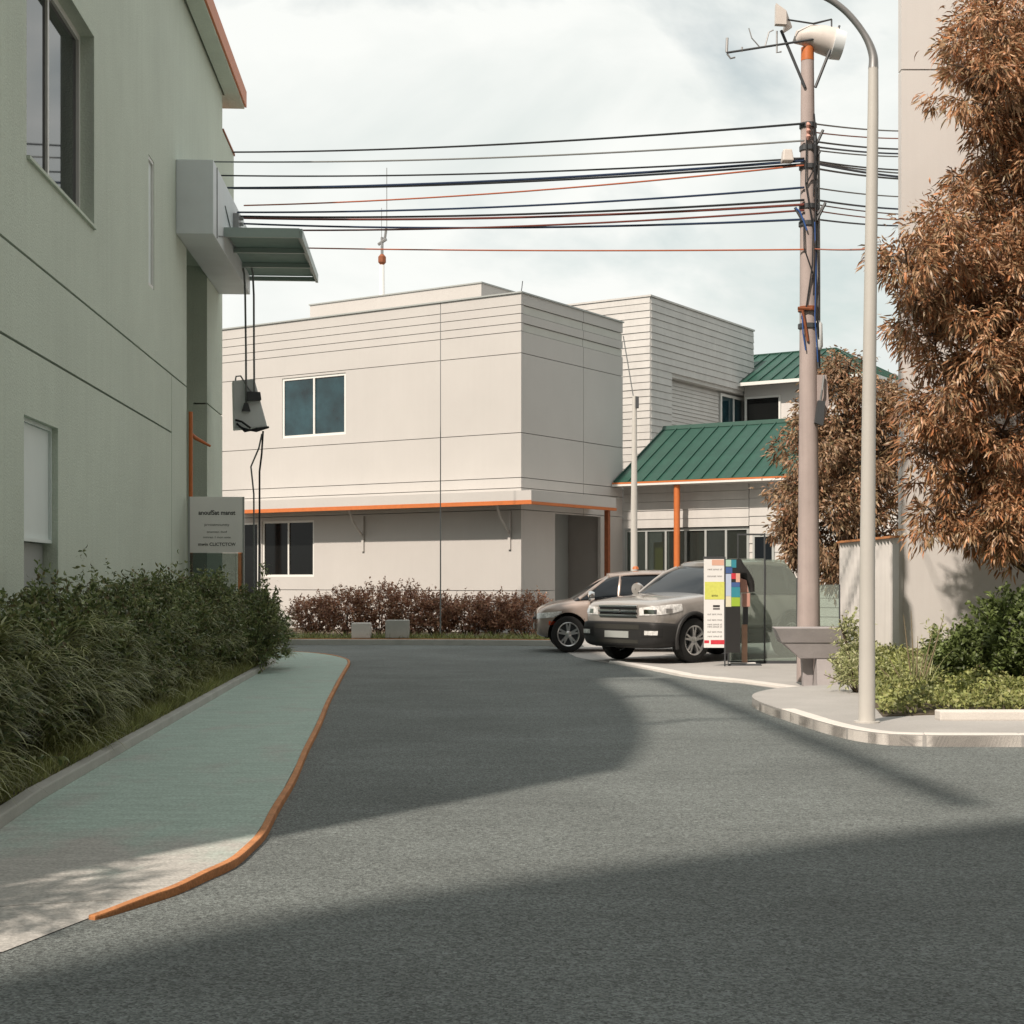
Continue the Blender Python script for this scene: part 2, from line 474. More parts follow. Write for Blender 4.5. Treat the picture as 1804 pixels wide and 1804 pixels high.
def text(name, body, size, m, parent, loc, rot, bold=0.0, sx=1.0):
    cu = bpy.data.curves.new(name, 'FONT')
    cu.body = body; cu.size = size; cu.align_x = 'CENTER'; cu.align_y = 'CENTER'; cu.offset = bold; cu.extrude = 0.001
    cu.resolution_u = 3
    o = bpy.data.objects.new(name, cu); COL.objects.link(o)
    dg = bpy.context.evaluated_depsgraph_get()
    me = bpy.data.meshes.new_from_object(o.evaluated_get(dg))
    bpy.data.objects.remove(o)
    me.materials.clear()
    q = link_mesh(name, me, m, parent)
    q.location = loc; q.rotation_euler = rot; q.scale = (sx, 1, 1)
    return q

# ------------------------------------------------------------------ foliage helpers
def nrm(a): return a / np.maximum(np.linalg.norm(a, axis=1, keepdims=True), 1e-9)
def leaves(name, pos, d, L, W, m, parent=None, fold=0.25, droop=0.25):
    """folded four-corner leaves"""
    n = len(pos); d = nrm(d)
    ref = nrm(rng.normal(size=(n, 3)))
    side = nrm(np.cross(d, ref)); up = np.cross(side, d)
    L = L[:, None]; W = W[:, None]
    dn = np.array([0, 0, -1.0])
    def row(f, wf):
        c = pos + d*L*f + up*L*0.16*math.sin(math.pi*f) + dn*L*droop*f*f
        return c + side*W*wf + up*W*fold*wf*2, c - side*W*wf + up*W*fold*wf*2
    a1, a2 = row(0.3, 0.42); b1, b2 = row(0.65, 0.40)
    tip = pos + d*L + dn*L*droop
    v = np.stack([pos, a1, b1, tip, b2, a2], 1).reshape(-1, 3)
    me = bpy.data.meshes.new(name)
    me.vertices.add(6*n); me.vertices.foreach_set('co', v.astype(np.float32).ravel())
    q = np.array([0, 1, 5, 1, 2, 4, 5, 2, 3, 4])
    idx = (np.arange(n)[:, None]*6 + q[None, :]).ravel().astype(np.int32)
    me.loops.add(10*n); me.loops.foreach_set('vertex_index', idx)
    me.polygons.add(3*n)
    me.polygons.foreach_set('loop_start', (np.arange(n)[:, None]*10 + np.array([0, 3, 7])[None, :]).ravel().astype(np.int32))
    me.polygons.foreach_set('loop_total', np.tile(np.array([3, 4, 3], np.int32), n))
    me.update(calc_edges=True)
    return link_mesh(name, me, m, parent)
def straps(name, pos, d, L, W, m, parent=None, bend=0.9, seg=4):
    """long arching blades"""
    n = len(pos); d = nrm(d); side = nrm(np.cross(d, np.array([0, 0, 1.0])+0.2*rng.normal(size=(n, 3))))
    rows = []; p = pos.copy(); cur = d.copy()
    for k in range(seg+1):
        wk = W*(1 - (k/seg)**2*0.92)*0.5
        rows += [p + side*wk[:, None], p - side*wk[:, None]]
        p = p + cur*(L/seg)[:, None]
        cur = nrm(cur + np.array([0, 0, -1.0])*bend/seg*1.4)
    v = np.stack(rows, 1); nv = 2*(seg+1)
    me = bpy.data.meshes.new(name)
    me.vertices.add(n*nv); me.vertices.foreach_set('co', v.reshape(-1, 3).astype(np.float32).ravel())
    q = np.array([[2*k, 2*k+1, 2*k+3, 2*k+2] for k in range(seg)]).ravel()
    idx = (np.arange(n)[:, None]*nv + q[None, :]).ravel().astype(np.int32)
    me.loops.add(len(idx)); me.loops.foreach_set('vertex_index', idx)
    nf = n*seg
    me.polygons.add(nf); me.polygons.foreach_set('loop_start', np.arange(0, 4*nf, 4, dtype=np.int32))
    me.polygons.foreach_set('loop_total', np.full(nf, 4, np.int32))
    me.update(calc_edges=True)
    return link_mesh(name, me, m, parent)
def clumps(blobs, per_m2, nleaf, spread, down=0.55, out=0.7):
    """leaf bases and directions of tufts spread through ball-shaped lobes"""
    PP, DD = [], []
    for c, r in blobs:
        k = max(6, int(per_m2*r*r*12.6))
        u = nrm(rng.normal(size=(k, 3)))
        rad = r*rng.uniform(0.5, 1.15, (k, 1))
        cc = np.array(c) + u*rad*np.array([1, 1, 1.05])
        offs = rng.normal(size=(k*nleaf, 3))*spread*np.repeat(rng.uniform(.6, 1.25, (k, 1)), nleaf, 0)
        pos = np.repeat(cc, nleaf, 0) + offs
        o = np.repeat(u, nleaf, 0)
        dr = nrm(offs)*0.75 + o*out*.6 + rng.normal(size=(k*nleaf, 3))*0.35 + np.array([0, 0, -down])
        PP.append(pos); DD.append(dr)
    return np.concatenate(PP), np.concatenate(DD)
def twiggy(c, rad, ntw, nl, up=0.9):
    """leaf bases and directions along upright twigs in an ellipsoid"""
    u = nrm(rng.normal(size=(ntw, 3)))
    base = np.array(c) + u*np.array(rad)*rng.uniform(0.5, 1.0, (ntw, 1))
    base[:, 2] = np.maximum(base[:, 2], 0.14)
    d = nrm(u*0.7 + np.array([0, 0, up]) + rng.normal(size=(ntw, 3))*0.35)
    tl = rng.uniform(0.12, 0.34, ntw)
    s = rng.uniform(0.0, 1.0, (ntw, nl))
    pos = base[:, None, :] + d[:, None, :]*(tl[:, None]*s)[:, :, None]
    dr = d[:, None, :]*0.7 + rng.normal(size=(ntw, nl, 3))*0.6
    return pos.reshape(-1, 3), dr.reshape(-1, 3), base, base + d*tl[:, None]

# ================================================================== GROUND
tag(sheet('ground', [(-400, -300), (400, -300), (400, 700), (-400, 700)], -0.03, 'soil'), kind='structure')
tag(sheet('road', [(-60, -60), (60, -60), (60, 34.5), (-60, 34.5)], 0.0, 'asphalt'), kind='structure')

def strip(poly, off, z0, z1, tops=None):
    """solid strip along a polyline; off = signed sideways width"""
    pts = [Vector((p[0], p[1], 0)) for p in poly]
    mb = MB(); n = len(pts); A, B = [], []
    for i, p in enumerate(pts):
        d = (pts[min(i+1, n-1)] - pts[max(i-1, 0)]).normalized()
        q = p + Vector((-d.y, d.x, 0))*off
        A.append(p); B.append(q)
    vs = []
    for i in range(n):
        t = z1 if tops is None else tops[i]
        vs += [(A[i].x, A[i].y, z0), (B[i].x, B[i].y, z0), (B[i].x, B[i].y, t), (A[i].x, A[i].y, t)]
    fs = [(i*4+k, i*4+(k+1) % 4, (i+1)*4+(k+1) % 4, (i+1)*4+k) for i in range(n-1) for k in range(4)]
    fs += [(0, 1, 2, 3), tuple((n-1)*4+k for k in (3, 2, 1, 0))]
    return mb.add(vs, fs)
def smooth_line(pts, n=6):
    out = []
    for i in range(len(pts)-1):
        p0, p1, p2, p3 = pts[max(i-1, 0)], pts[i], pts[i+1], pts[min(i+2, len(pts)-1)]
        for k in range(n):
            t = k/n
            out.append(tuple(0.5*((2*b) + (-a+c)*t + (2*a-5*b+4*c-d)*t*t + (-a+3*b-3*c+d)*t**3) for a, b, c, d in zip(p0, p1, p2, p3)))
    out.append(tuple(pts[-1]))
    return out

SWZ = 0.036
kp = [(155, 1605), (250, 1578), (350, 1540), (425, 1497), (470, 1440), (520, 1350), (560, 1268), (590, 1205), (612, 1167), (596, 1157), (550, 1150), (488, 1147)]
kline = smooth_line([tuple(G(x, y, SWZ)[:2]) for x, y in kp], 7)
near = [(-2.05, 6.02), (-4.0, 5.35), (-9.0, 3.9)]
sw_poly = [(-9.0, 4.7), (-4.0, 6.15), (-2.2, 6.75), (kline[6][0], kline[6][1])] + kline[7:] + [(-9.0, 30.5)]
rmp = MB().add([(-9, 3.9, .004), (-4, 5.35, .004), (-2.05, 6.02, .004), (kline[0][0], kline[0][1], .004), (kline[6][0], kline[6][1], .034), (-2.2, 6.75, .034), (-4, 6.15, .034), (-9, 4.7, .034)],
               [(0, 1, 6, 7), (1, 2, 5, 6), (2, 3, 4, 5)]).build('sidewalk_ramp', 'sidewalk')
tag(rmp, kind='structure')
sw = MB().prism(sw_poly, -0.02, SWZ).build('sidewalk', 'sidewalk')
tag(sw, kind='structure')
n = len(kline)
tops = [SWZ + 0.008 + 0.003*math.sin(i*0.5) for i in range(n)]
for i in range(8): tops[i] = 0.02 + (tops[8]-0.02)*i/8
wob = [(p[0] + 0.006*math.sin(i*0.8), p[1]) for i, p in enumerate(kline)]
ok = strip(wob, -0.045, -0.015, SWZ, tops).build('kerb', 'kerb_orange', bevel=0.008)
tag(ok, 'orange painted kerb curving along the left sidewalk', kind='structure')

# inner edging between the sidewalk and the hedge bed, then the bed
def hb(D): return -2.44 - 0.0634*D
bed = [(hb(8.2)-0.7, 7.7)] + [(hb(D)-0.06, D) for D in np.linspace(8.3, 26.5, 12)]
edge = strip(smooth_line([(-9, 6.9), (-4.2, 7.45)] + bed[:1] + bed[1:], 3), 0.10, 0.03, 0.115).build('kerb', 'kerb_grey', bevel=0.012)
tag(edge, 'low grey concrete edging between hedge and sidewalk', kind='structure')
tag(MB().prism([(-9, 7.0), (-4.3, 7.58), (hb(8.2)-0.82, 7.85)] + [(hb(D)-0.17, D) for D in np.linspace(8.5, 26.5, 8)] + [(-9, 26.5)], 0.02, 0.11).build('planting_bed', 'soil'), kind='structure')

# right pavement with kerb stones, flush concrete apron and planting bed
PZ = 0.11
redge = [(16, 13.3), (9, 13.4), (4.6, 13.44), (3.62, 13.5), (3.28, 13.78), (3.1, 14.4), (2.97, 15.5), (2.84, 17.2), (2.95, 18.3), (3.35, 19.2), (3.9, 19.75)]
rl = smooth_line(redge, 5)
pv = MB().prism(rl + [(5.2, 20.4), (16, 20.4)], -0.02, PZ-0.004).build('pavement', 'pavement')
tag(pv, kind='structure')
kr = empty('kerb', (4.6, 13.44, 0)); tag(kr, 'pale concrete kerb of the right pavement corner', kind='structure')
d_acc, seg = 0.0, [rl[0]]
for i in range(1, len(rl)):
    seg.append(rl[i]); d_acc += math.dist(rl[i-1], rl[i])
    if d_acc > 0.85 or i == len(rl)-1:
        a = Vector(seg[0]); b_ = Vector(seg[1]); seg[0] = tuple(a + (b_-a).normalized()*0.008)
        far = i > 38
        tops = [PZ + 0.004 + random.uniform(-0.003, 0.003)]*len(seg)
        if i > 34: tops = [max(0.03, PZ - 0.02*(i-34)*0.6)]*len(seg)
        s_ = strip([(p[0]-4.6, p[1]-13.44) for p in seg], -0.16, -0.015, PZ, tops)
        s_.build('kerb_stone', 'kerb_pale', kr, bevel=0.014)
        seg = [rl[i]]; d_acc = 0
tag(MB().prism([(3.95, 19.8), (3.35, 21.6), (2.7, 23.0), (2.33, 24.7), (1.7, 27.2), (1.25, 29.0), (1.0, 33.4), (16, 33.4), (16, 20.42), (5.2, 20.42)], -0.02, 0.008).build('forecourt', 'pavement'), kind='structure')
fk2 = smooth_line([(3.93, 19.78), (3.75, 20.5), (3.35, 21.6), (2.7, 23.0), (2.33, 24.7), (1.75, 27.0)], 5)
kf = empty('kerb', (3.93, 19.78, 0)); tag(kf, 'low pale kerb curving from the parked grey car to the pavement corner', kind='structure')
seg, acc = [fk2[0]], 0.0
for i in range(1, len(fk2)):
    seg.append(fk2[i]); acc += math.dist(fk2[i-1], fk2[i])
    if acc > 0.85 or i == len(fk2)-1:
        a = Vector(seg[0]); b_ = Vector(seg[1]); seg[0] = tuple(a + (b_-a).normalized()*0.008)
        strip([(p[0]-3.93, p[1]-19.78) for p in seg], -0.20, -0.015, 0.05, [0.045 + random.uniform(-.003, .003)]*len(seg)).build('kerb_stone', 'kerb_pale', kf, bevel=0.012)
        seg, acc = [fk2[i]], 0.0
RB = [(3.78, 15.25), (4.3, 15.45), (5.3, 15.5), (9, 15.4), (12, 24.5), (6.5, 24.66), (6.3, 28.4), (5.5, 26.0), (4.85, 22.2), (4.25, 18.0)]
tag(MB().prism(RB, 0.0, 0.118).build('planting_bed', 'soil'), kind='structure')
ed = MB().box(4.25, 6.1, 14.85, 15.05, PZ-0.01, PZ+0.09).build('edging_block', 'kerb_pale', bevel=0.015)
tag(ed, 'long low pale concrete edging block in front of the ground cover', 'edging')

# far kerb and bed
fk = [(-30, 34.9), (-5.4, 34.55), (0.4, 34.1), (0.95, 33.6)]
tag(strip(smooth_line(fk, 4), 0.16, -0.02, 0.13).build('kerb', 'kerb_grey', bevel=0.012), 'far pale kerb below the bronze shrubs', kind='structure')
ft = [(p[0], p[1]+0.17) for p in smooth_line(fk, 4)]
tag(strip(ft, 0.07, 0.0, 0.145).build('kerb_trim', 'kerb_orange'), 'thin orange line along the top of the far kerb', kind='structure')
tag(MB().prism([(-30, 35.2), (-5.4, 34.85), (0.4, 34.4), (1.0, 33.9), (1.4, 34.2), (1.6, 41), (-1, 41), (-16, 49.5), (-30, 49.5)], -0.02, 0.12).build('planting_bed', 'soil'), kind='structure')
tag(MB().prism([(1.62, 33.42), (16, 33.42), (16, 60), (1.62, 60)], -0.02, 0.006).build('pavement', 'pavement'), kind='structure')

# ================================================================== LEFT GREEN BUILDING
SA = math.atan(0.0592)
gb = empty('green_building', (-4, 0, 0), SA, 'tall pale green rendered building in shade along the left side', 'building')
TH = -0.25
g_win = (15.1, 18.2, 5.75, 8.1); g_slit = (21.8, 22.25, 5.8, 7.7); g_niche = (15.0, 16.4, 1.2, 3.16)
Y0 = 4.65
panel('wall_panel', gb, 'green_wall', 'x', 0, TH, Y0, 23.785, 0, 3.83, [g_niche])
panel('wall_panel', gb, 'green_wall', 'x', 0, TH, 23.815, 25.3, 0, 4.75)
panel('wall_panel', gb, 'green_wall', 'x', 0, TH, Y0, 23.785, 3.86, 4.75)
panel('wall_panel', gb, 'green_wall', 'x', 0, TH, Y0, 31.6, 4.78, 11.3, [g_win, g_slit, (25.3, 27.7, 4.78, 7.3), (29.8, 31.6, 4.78, 8.3), (29.8, 31.6, 10.45, 11.3), (Y0, 14.0, 8.5, 11.3)])
panel('wall_panel', gb, 'green_wall', 'x', 0, TH, 27.7, 29.8, 0, 4.75)
j = MB().box(-0.2, -0.035, Y0+.01, 23.8, 3.835, 3.855).box(-0.2, -0.035, Y0+.01, 25.29, 4.755, 4.775).box(-0.2, -0.035, 27.71, 29.79, 4.755, 4.775).box(-0.2, -0.035, 23.79, 23.81, 0.1, 4.752)
j.build('groove', 'joint', gb)
MB().box(-2.2, -0.252, 27.7, 29.8, 0, 7.3).build('portal_side', 'green_wall', gb)
MB().box(-2.2, -0.252, 25.0, 25.3, 0, 7.3).build('portal_side', 'green_wall', gb)
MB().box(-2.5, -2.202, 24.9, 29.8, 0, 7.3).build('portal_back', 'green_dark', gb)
MB().box(-2.5, -0.252, 25.0, 29.8, 7.302, 7.5).build('portal_soffit', 'green_wall', gb)
MB().box(-9, -2.55, Y0+.02, 6.8, 0, 8.5).box(-9, -2.55, 6.8, 29.6, 0, 9.4).build('core', 'green_dark', gb)
MB().box(-2.548, -0.252, Y0, Y0+.25, 0, 8.5).build('end_wall', 'green_wall', gb)
MB().box(-2.548, -0.252, 29.55, 29.8, 7.51, 11.29).build('end_wall', 'green_wall', gb)
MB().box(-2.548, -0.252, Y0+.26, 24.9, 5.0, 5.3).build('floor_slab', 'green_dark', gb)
gy_ = np.linspace(Y0, 13.998, 22)
gzv = [8.75 + 1.75*(1-math.exp(-(y-Y0)/2.6)) for y in gy_]  # unseen near end, its top curved to shape the shadow on the road
gw, gr_ = MB(), MB()
for i in range(21):
    y0_, y1_ = gy_[i], gy_[i+1]
    gw.hexa([(-.25, y0_, 8.501), (0, y0_, 8.501), (0, y1_, 8.501), (-.25, y1_, 8.501)], [(-.25, y0_, gzv[i]), (0, y0_, gzv[i]), (0, y1_, gzv[i+1]), (-.25, y1_, gzv[i+1])])
    gr_.hexa([(-9.1, y0_, gzv[i]+.002), (.04, y0_, gzv[i]+.002), (.04, y1_, gzv[i+1]+.002), (-9.1, y1_, gzv[i+1]+.002)], [(-9.1, y0_, gzv[i]+.1), (.04, y0_, gzv[i]+.1), (.04, y1_, gzv[i+1]+.1), (-9.1, y1_, gzv[i+1]+.1)])
gw.build('shadow_gable', 'green_wall', gb); gr_.build('roof', 'roofing', gb)
rf = MB().box(-9.1, 0.04, 14.0, 29.85, 11.302, 11.4).box(-2.6, 0.02, 29.86, 31.65, 10.452, 10.5).build('roof', 'roofing', gb)
MB().box(0.042, 0.33, 14.0, 30.7, 11.16, 11.42).build('soffit', 'green_wall', rf)
MB().box(-0.6, 0.04, 29.86, 30.7, 11.16, 11.42).build('soffit', 'green_wall', rf)
MB().box(0.332, 0.37, 13.95, 30.74, 11.20, 11.52).build('fascia', 'orange', rf)
rail = MB().box(0.66, 0.86, 1.0, 13.94, 10.85, 11.03)  # unseen rail added to cast the stripe of shade along the road
for yy in (7.2, 10.5, 13.6): rail.box(-0.1, 0.66, yy-.03, yy+.03, 10.9, 10.98).box(-0.1, -0.02, yy-.05, yy+.05, 10.3, 10.9)
rail.build('shadow_rail', 'rust', rf)
# openings
wd = window(gb, 'x', 0, 0.2, g_win[0], g_win[1], g_win[2], g_win[3], 1, 0.075, 'frame_white', 'glass', -1)
MB().box(-0.16, 0.035, g_win[0]+.002, g_win[1]-.002, g_win[2], g_win[2]+0.035).build('sill', 'green_wall', wd)
MB().box(-0.9, -0.8, g_win[0]-.3, g_win[1]+.3, g_win[2]-.3, g_win[3]+.3).build('curtain', 'dark_room', wd)
window(gb, 'x', 0, 0.045, g_slit[0], g_slit[1], g_slit[2], g_slit[3], 0, 0.05, 'frame_white', 'blind', -1)
nw = window(gb, 'x', 0, 0.10, g_niche[0], g_niche[1], 1.9, g_niche[3], 0, 0.04, 'blind', 'blind', -1)
MB().box(-0.24, -0.16, g_niche[0]+.01, g_niche[1]-.01, 1.2, 1.895).build('lower_panel', 'frame_grey', nw)
# pale box and glazed canopy over the portal
bxg = MB().box(0.003, 0.6, 24.2, 29.35, 7.1, 8.3).build('fascia_box', 'box_grey', gb, bevel=0.01)
q = MB(); q.tube([(0.603, 24.6, 8.28), (0.605, 24.6, 7.12)], 0.012, 6); q.tube([(0.605, 25.6, 7.9), (0.62, 26.6, 7.55), (0.64, 27.2, 7.45)], 0.011, 6)
q.tube([(0.605, 24.8, 7.2), (0.62, 25.8, 7.42), (0.64, 27.2, 7.46)], 0.011, 6); q.build('wire', 'cable_grey', bxg)
bk = MB().box(0.602, 0.70, 26.7, 27.1, 7.55, 8.05)
for z in (7.6, 7.75, 7.9, 8.0): bk.box(0.70, 0.76, 26.85, 26.95, z-.02, z+.02)
bk.build('cable_bracket', 'steel', bxg)
cf = MB()
for yy in (25.5, 26.75, 28.0, 29.24): cf.box(0.604, 1.88, yy, yy+.06, 7.36, 7.44)
cf.box(1.82, 1.88, 25.5, 29.3, 7.445, 7.5).box(1.881, 1.93, 25.48, 29.32, 7.34, 7.5).box(0.604, 1.88, 25.44, 25.498, 7.34, 7.5)
cn = cf.build('canopy', 'canopy_frame', gb)
for yy in (25.5, 26.75, 28.0): MB().box(0.606, 1.815, yy+.0, yy+1.24, 7.45, 7.47).build('pane', 'canopy_teal', cn)
# orange downpipe at the portal edge
dp = MB().tube([(0.06, 25.36, 0.1), (0.06, 25.36, 4.35)], 0.035, 8)
dp.tube([(0.06, 25.36, 3.98), (0.12, 25.5, 3.92), (0.34, 25.7, 3.8)], [0.03, 0.035, 0.02], 8)
dp.build('downpipe', 'orange', gb)

# projecting notice board beside the portal
sg = empty('notice_board', tuple(gb.matrix_basis @ Vector((0.5, 25.15, 0.1))), SA, 'white notice board with dark lettering at the corner of the green building', 'sign')
MB().box(-0.42, 0.46, -0.02, 0.02, 1.86, 2.80).build('board', 'white_plastic', sg, bevel=0.004)
MB().box(-0.45, -0.421, -0.025, 0.025, 0.03, 2.80).box(0.461, 0.485, -0.025, 0.025, 0.03, 2.80).build('post', 'frame_grey', sg)
MB().box(-0.42, 0.46, -0.006, 0.006, 0.35, 1.855).build('glass_panel', 'smoke_glass', sg)
for body, z, s_, bo, m_, sx in (('anoufSat manst', 2.53, 0.105, 0.002, 'ink', 0.95), ('prvoatmnuntty', 2.33, 0.06, 0, 'ink_grey', 1.15),
                          ('onsmten duof', 2.21, 0.05, 0, 'ink_grey', 1.2), ('oonren 1 mon uote', 2.12, 0.05, 0, 'ink_grey', 1.15), ('mwin CLICTCTCW', 2.00, 0.075, 0.001, 'ink', 1.0)):
    text('lettering', body, s_, m_, sg, (0.03, -0.0225, z), (R(90), 0, 0), bo, sx)

# hanging equipment box with its two suspension cables
hbx = empty('hanging_equipment_box', tuple(P(437, 765, 28.0)), 0.25, 'grey angular equipment box hanging on two cables in front of the white facade', 'equipment box')
s = 28.0/FPX
def H(px, py, dy=0.0): return ((px-437)*s, dy, (765-py)*s)
MB().hexa([H(412, 758, -.12), H(470, 752, -.12), H(470, 752, .2), H(412, 758, .2)], [H(410, 672, -.05), H(448, 668, -.05), H(448, 668, .2), H(410, 672, .2)]).build('housing', 'hanging_grey', hbx, bevel=0.02)
MB().hexa([H(434, 708, -.2), H(459, 706, -.2), H(459, 706, -.07), H(434, 708, -.07)], [H(434, 692, -.2), H(457, 692, -.2), H(457, 692, -.07), H(434, 692, -.07)]).build('cap', 'dark_steel', hbx, bevel=0.01)
MB().hexa([H(425, 726, -.18), H(440, 726, -.18), H(440, 726, -.08), H(425, 726, -.08)], [H(429, 712, -.18), H(436, 712, -.18), H(436, 712, -.08), H(429, 712, -.08)]).build('coupling', 'dark_steel', hbx)
cp = MB()
for k in range(3):
    cp.tube([H(416+k*3, 748+k*3, -.16), H(430, 762-k*2, -.2), H(450, 757+k*2, -.2), H(472, 753, -.15)], 0.02, 6)
cp.tube([H(414, 742, -.15), H(425, 745, -.18), H(440, 756, -.2)], 0.02, 6)
cp.build('cable_loop', 'cable_black', hbx)
MB().tube([H(415, 672, -.02), H(416, 664, -.02), H(424, 663, -.02), H(434, 680, -.06), H(444, 694, -.1)], 0.016, 6).build('hook', 'steel', hbx)
for x0, x1 in ((431, 433), (446, 447)):  # two suspension cables
    MB().tube([H(x0-8, 435, 0.2), H(x0, 480, 0.1), H(x0+1, 520, 0), H(x1, 620, -.05), H(x1, 718 if x0 < 440 else 694, -.12)], 0.019, 8).build('suspension_cable', 'cable_grey', hbx)
cb = MB().tube([H(462, 760, -.15), H(460, 800, -.1), H(457, 830, 0), H(457, 900, 0), H(455, 1150, 0)], 0.018, 6).build('drop_cable', 'cable_black', hbx)
MB().tube([H(460, 765, -.15), H(455, 790, -.1), H(442, 822, 0), H(447, 870, 0), H(448, 1150, 0)], 0.016, 6).build('drop_cable', 'cable_grey', hbx)

# ================================================================== WHITE BUILDING
WA = math.atan2(-0.546, 0.838)
W0 = Vector((0.24, 39.0, 0))
U = Vector((math.cos(WA), math.sin(WA), 0)); Vv = Vector((-math.sin(WA), math.cos(WA), 0))
def Wp(u, v, z=0): return tuple(W0 + U*u + Vv*v + Vector((0, 0, z)))
mat('white_band', (0.52, 0.52, 0.485), 0.85, 0.04)
wb = empty('white_building', Wp(0, 0), WA, 'two storey white panelled building with grooves and orange edged canopy', 'building')
zr = [0.0, 1.22, 3.34, 3.91, 4.18, 5.35, 7.43, 8.0, 8.22, 8.46, 8.69, 8.99]
w_up = (-8.27, -5.89, 5.62, 7.36); w_lo = (-9.04, -7.06, 1.6, 3.22); w_dr = (-10.1, -9.2, 0.12, 3.2)
for i in range(len(zr)-1):
    z0, z1 = zr[i] + (0.009 if i else 0), zr[i+1] - (0.009 if i < len(zr)-2 else 0)
    for a0, a1 in ((-16, -2.6), (-2.58, -0.001)):
        panel('wall_panel', wb, 'white_wall', 'y', 0, 0.12, a0, a1, z0, z1, [h for h in (w_up, w_lo, w_dr) if a0 < h[0] < a1])
    dark = i in (7, 9)
    for a0, a1 in ((0.122, 3.20), (3.22, 5.47)):
        panel('wall_panel', wb, 'white_band' if dark else 'white_wall', 'x', -0.03 if dark else 0.0, -0.09, a0, a1, z0, z1, [(1.69, 4.17, -1, 3.3)])
core = MB().box(-15.9, -1.22, 0.125, 5.4, 0, 8.9).box(-1.22, -0.125, 0.125, 1.6, 0, 8.9).box(-1.22, -0.125, 4.26, 5.4, 0, 8.9).box(-1.22, -0.125, 1.6, 4.26, 3.4, 8.9)
core.build('core', 'white_joint', wb)
MB().box(-1.218, -1.12, 1.61, 4.25, 0, 3.39).build('door', 'frame_grey', wb)
MB().box(-16.0, 0.04, -0.04, 0.14, 8.992, 9.03).box(-0.14, 0.04, 0.141, 5.5, 8.992, 9.03).build('parapet_cap', 'frame_grey', wb)
window(wb, 'y', 0, 0.06, *w_up, 1, 0.07, 'frame_white', 'glass_teal', 1)
window(wb, 'y', 0, 0.06, *w_lo, 1, 0.06, 'frame_white', 'glass_dark', 1)
window(wb, 'y', 0, 0.06, *w_dr, 0, 0.06, 'frame_white', 'glass_dark', 1, 'door')
cz0, cz1, co = 3.50, 3.78, 0.85
cpy = MB().prism([(-9.8, -0.003), (-9.8, -co), (co, -co), (co, 3.55), (0.003, 3.55), (0.003, -0.003)], cz0, cz1).build('canopy', 'white_wall', wb)
tr = MB().box(-9.82, co+.012, -co-.012, -co+.10, cz0-.075, cz0-.002).box(co-.10, co+.012, -co+.102, 3.56, cz0-.075, cz0-.002)
tr.box(-9.82, co+.004, -co-.008, -co-.001, cz0-.001, cz0+.03)
tr.build('trim', 'orange', cpy)
MB().box(-9.25, -9.12, -0.80, -0.68, 0, cz0-.078).build('post', 'orange', wb)
MB().box(0.70, 0.82, 3.15, 3.27, 0, cz0-.078).build('post', 'rust', wb)
for xx in (-5.25, -0.35):
    MB().tube([(xx, -0.66, cz0-.01), (xx, -0.45, 3.1), (xx, -0.03, 2.72)], 0.03, 6).box(xx-.04, xx+.04, -0.05, -0.002, 2.3, 3.3).build('bracket', 'white_wall', wb)
# set-back roof block
rb = MB().box(-8.93, -2.62, 2.0, 5.3, 8.905, 9.86).build('roof_block', 'white_wall', wb)
MB().box(-8.96, -2.59, 1.97, 5.33, 9.862, 9.90).build('parapet_cap', 'frame_grey', rb)
MB().tube([(-0.02, 0.03, 9.03), (0.0, 0.03, 9.12), (0.03, 0.02, 9.3)], 0.012, 5).build('lightning_rod', 'dark_steel', wb)
# antenna mast on the roof block
am = empty('antenna_mast', Wp(-7.25, 3.4, 9.9), WA, 'slim white antenna mast with red collar on the white building roof', 'antenna')
MB().tube([(0, 0, 0), (0, 0, 1.25)], [0.09, 0.075], 8).build('mast', 'white_plastic', am, smooth=True)
MB().tube([(0, 0, 1.25), (0, 0, 1.33), (0, 0, 1.5), (0, 0, 1.58)], [0.05, 0.12, 0.12, 0.05], 8).build('collar', 'rust', am)
MB().tube([(0, 0, 1.58), (0, 0, 2.1)], 0.045, 6).tube([(-.14, 0, 1.9), (.16, 0, 2.02)], 0.05, 6).tube([(.1, 0, 2.0), (.16, 0, 2.35)], 0.04, 6).build('head', 'steel', am)
MB().tube([(.18, 0, 2.2), (.18, 0, 4.2)], 0.012, 5).tube([(-.02, 0, 2.1), (-.02, 0, 3.0)], 0.009, 5).build('whip', 'cable_grey', am)

# thin steel pole at the far kerb
tp = G(776, 1122, 0.14); tp = Vector(((776-HX)/FPX*35.6, 35.6, 0.1))
tag(MB().tube([tp, tp + Vector((0, 0, 3.0)), tp + Vector((0, 0, 7.9))], [0.020, 0.014, 0.008], 6).build('marker_pole', 'cable_grey', smooth=True), 'thin straight pole rising from the bronze shrubs before the white facade', 'pole')

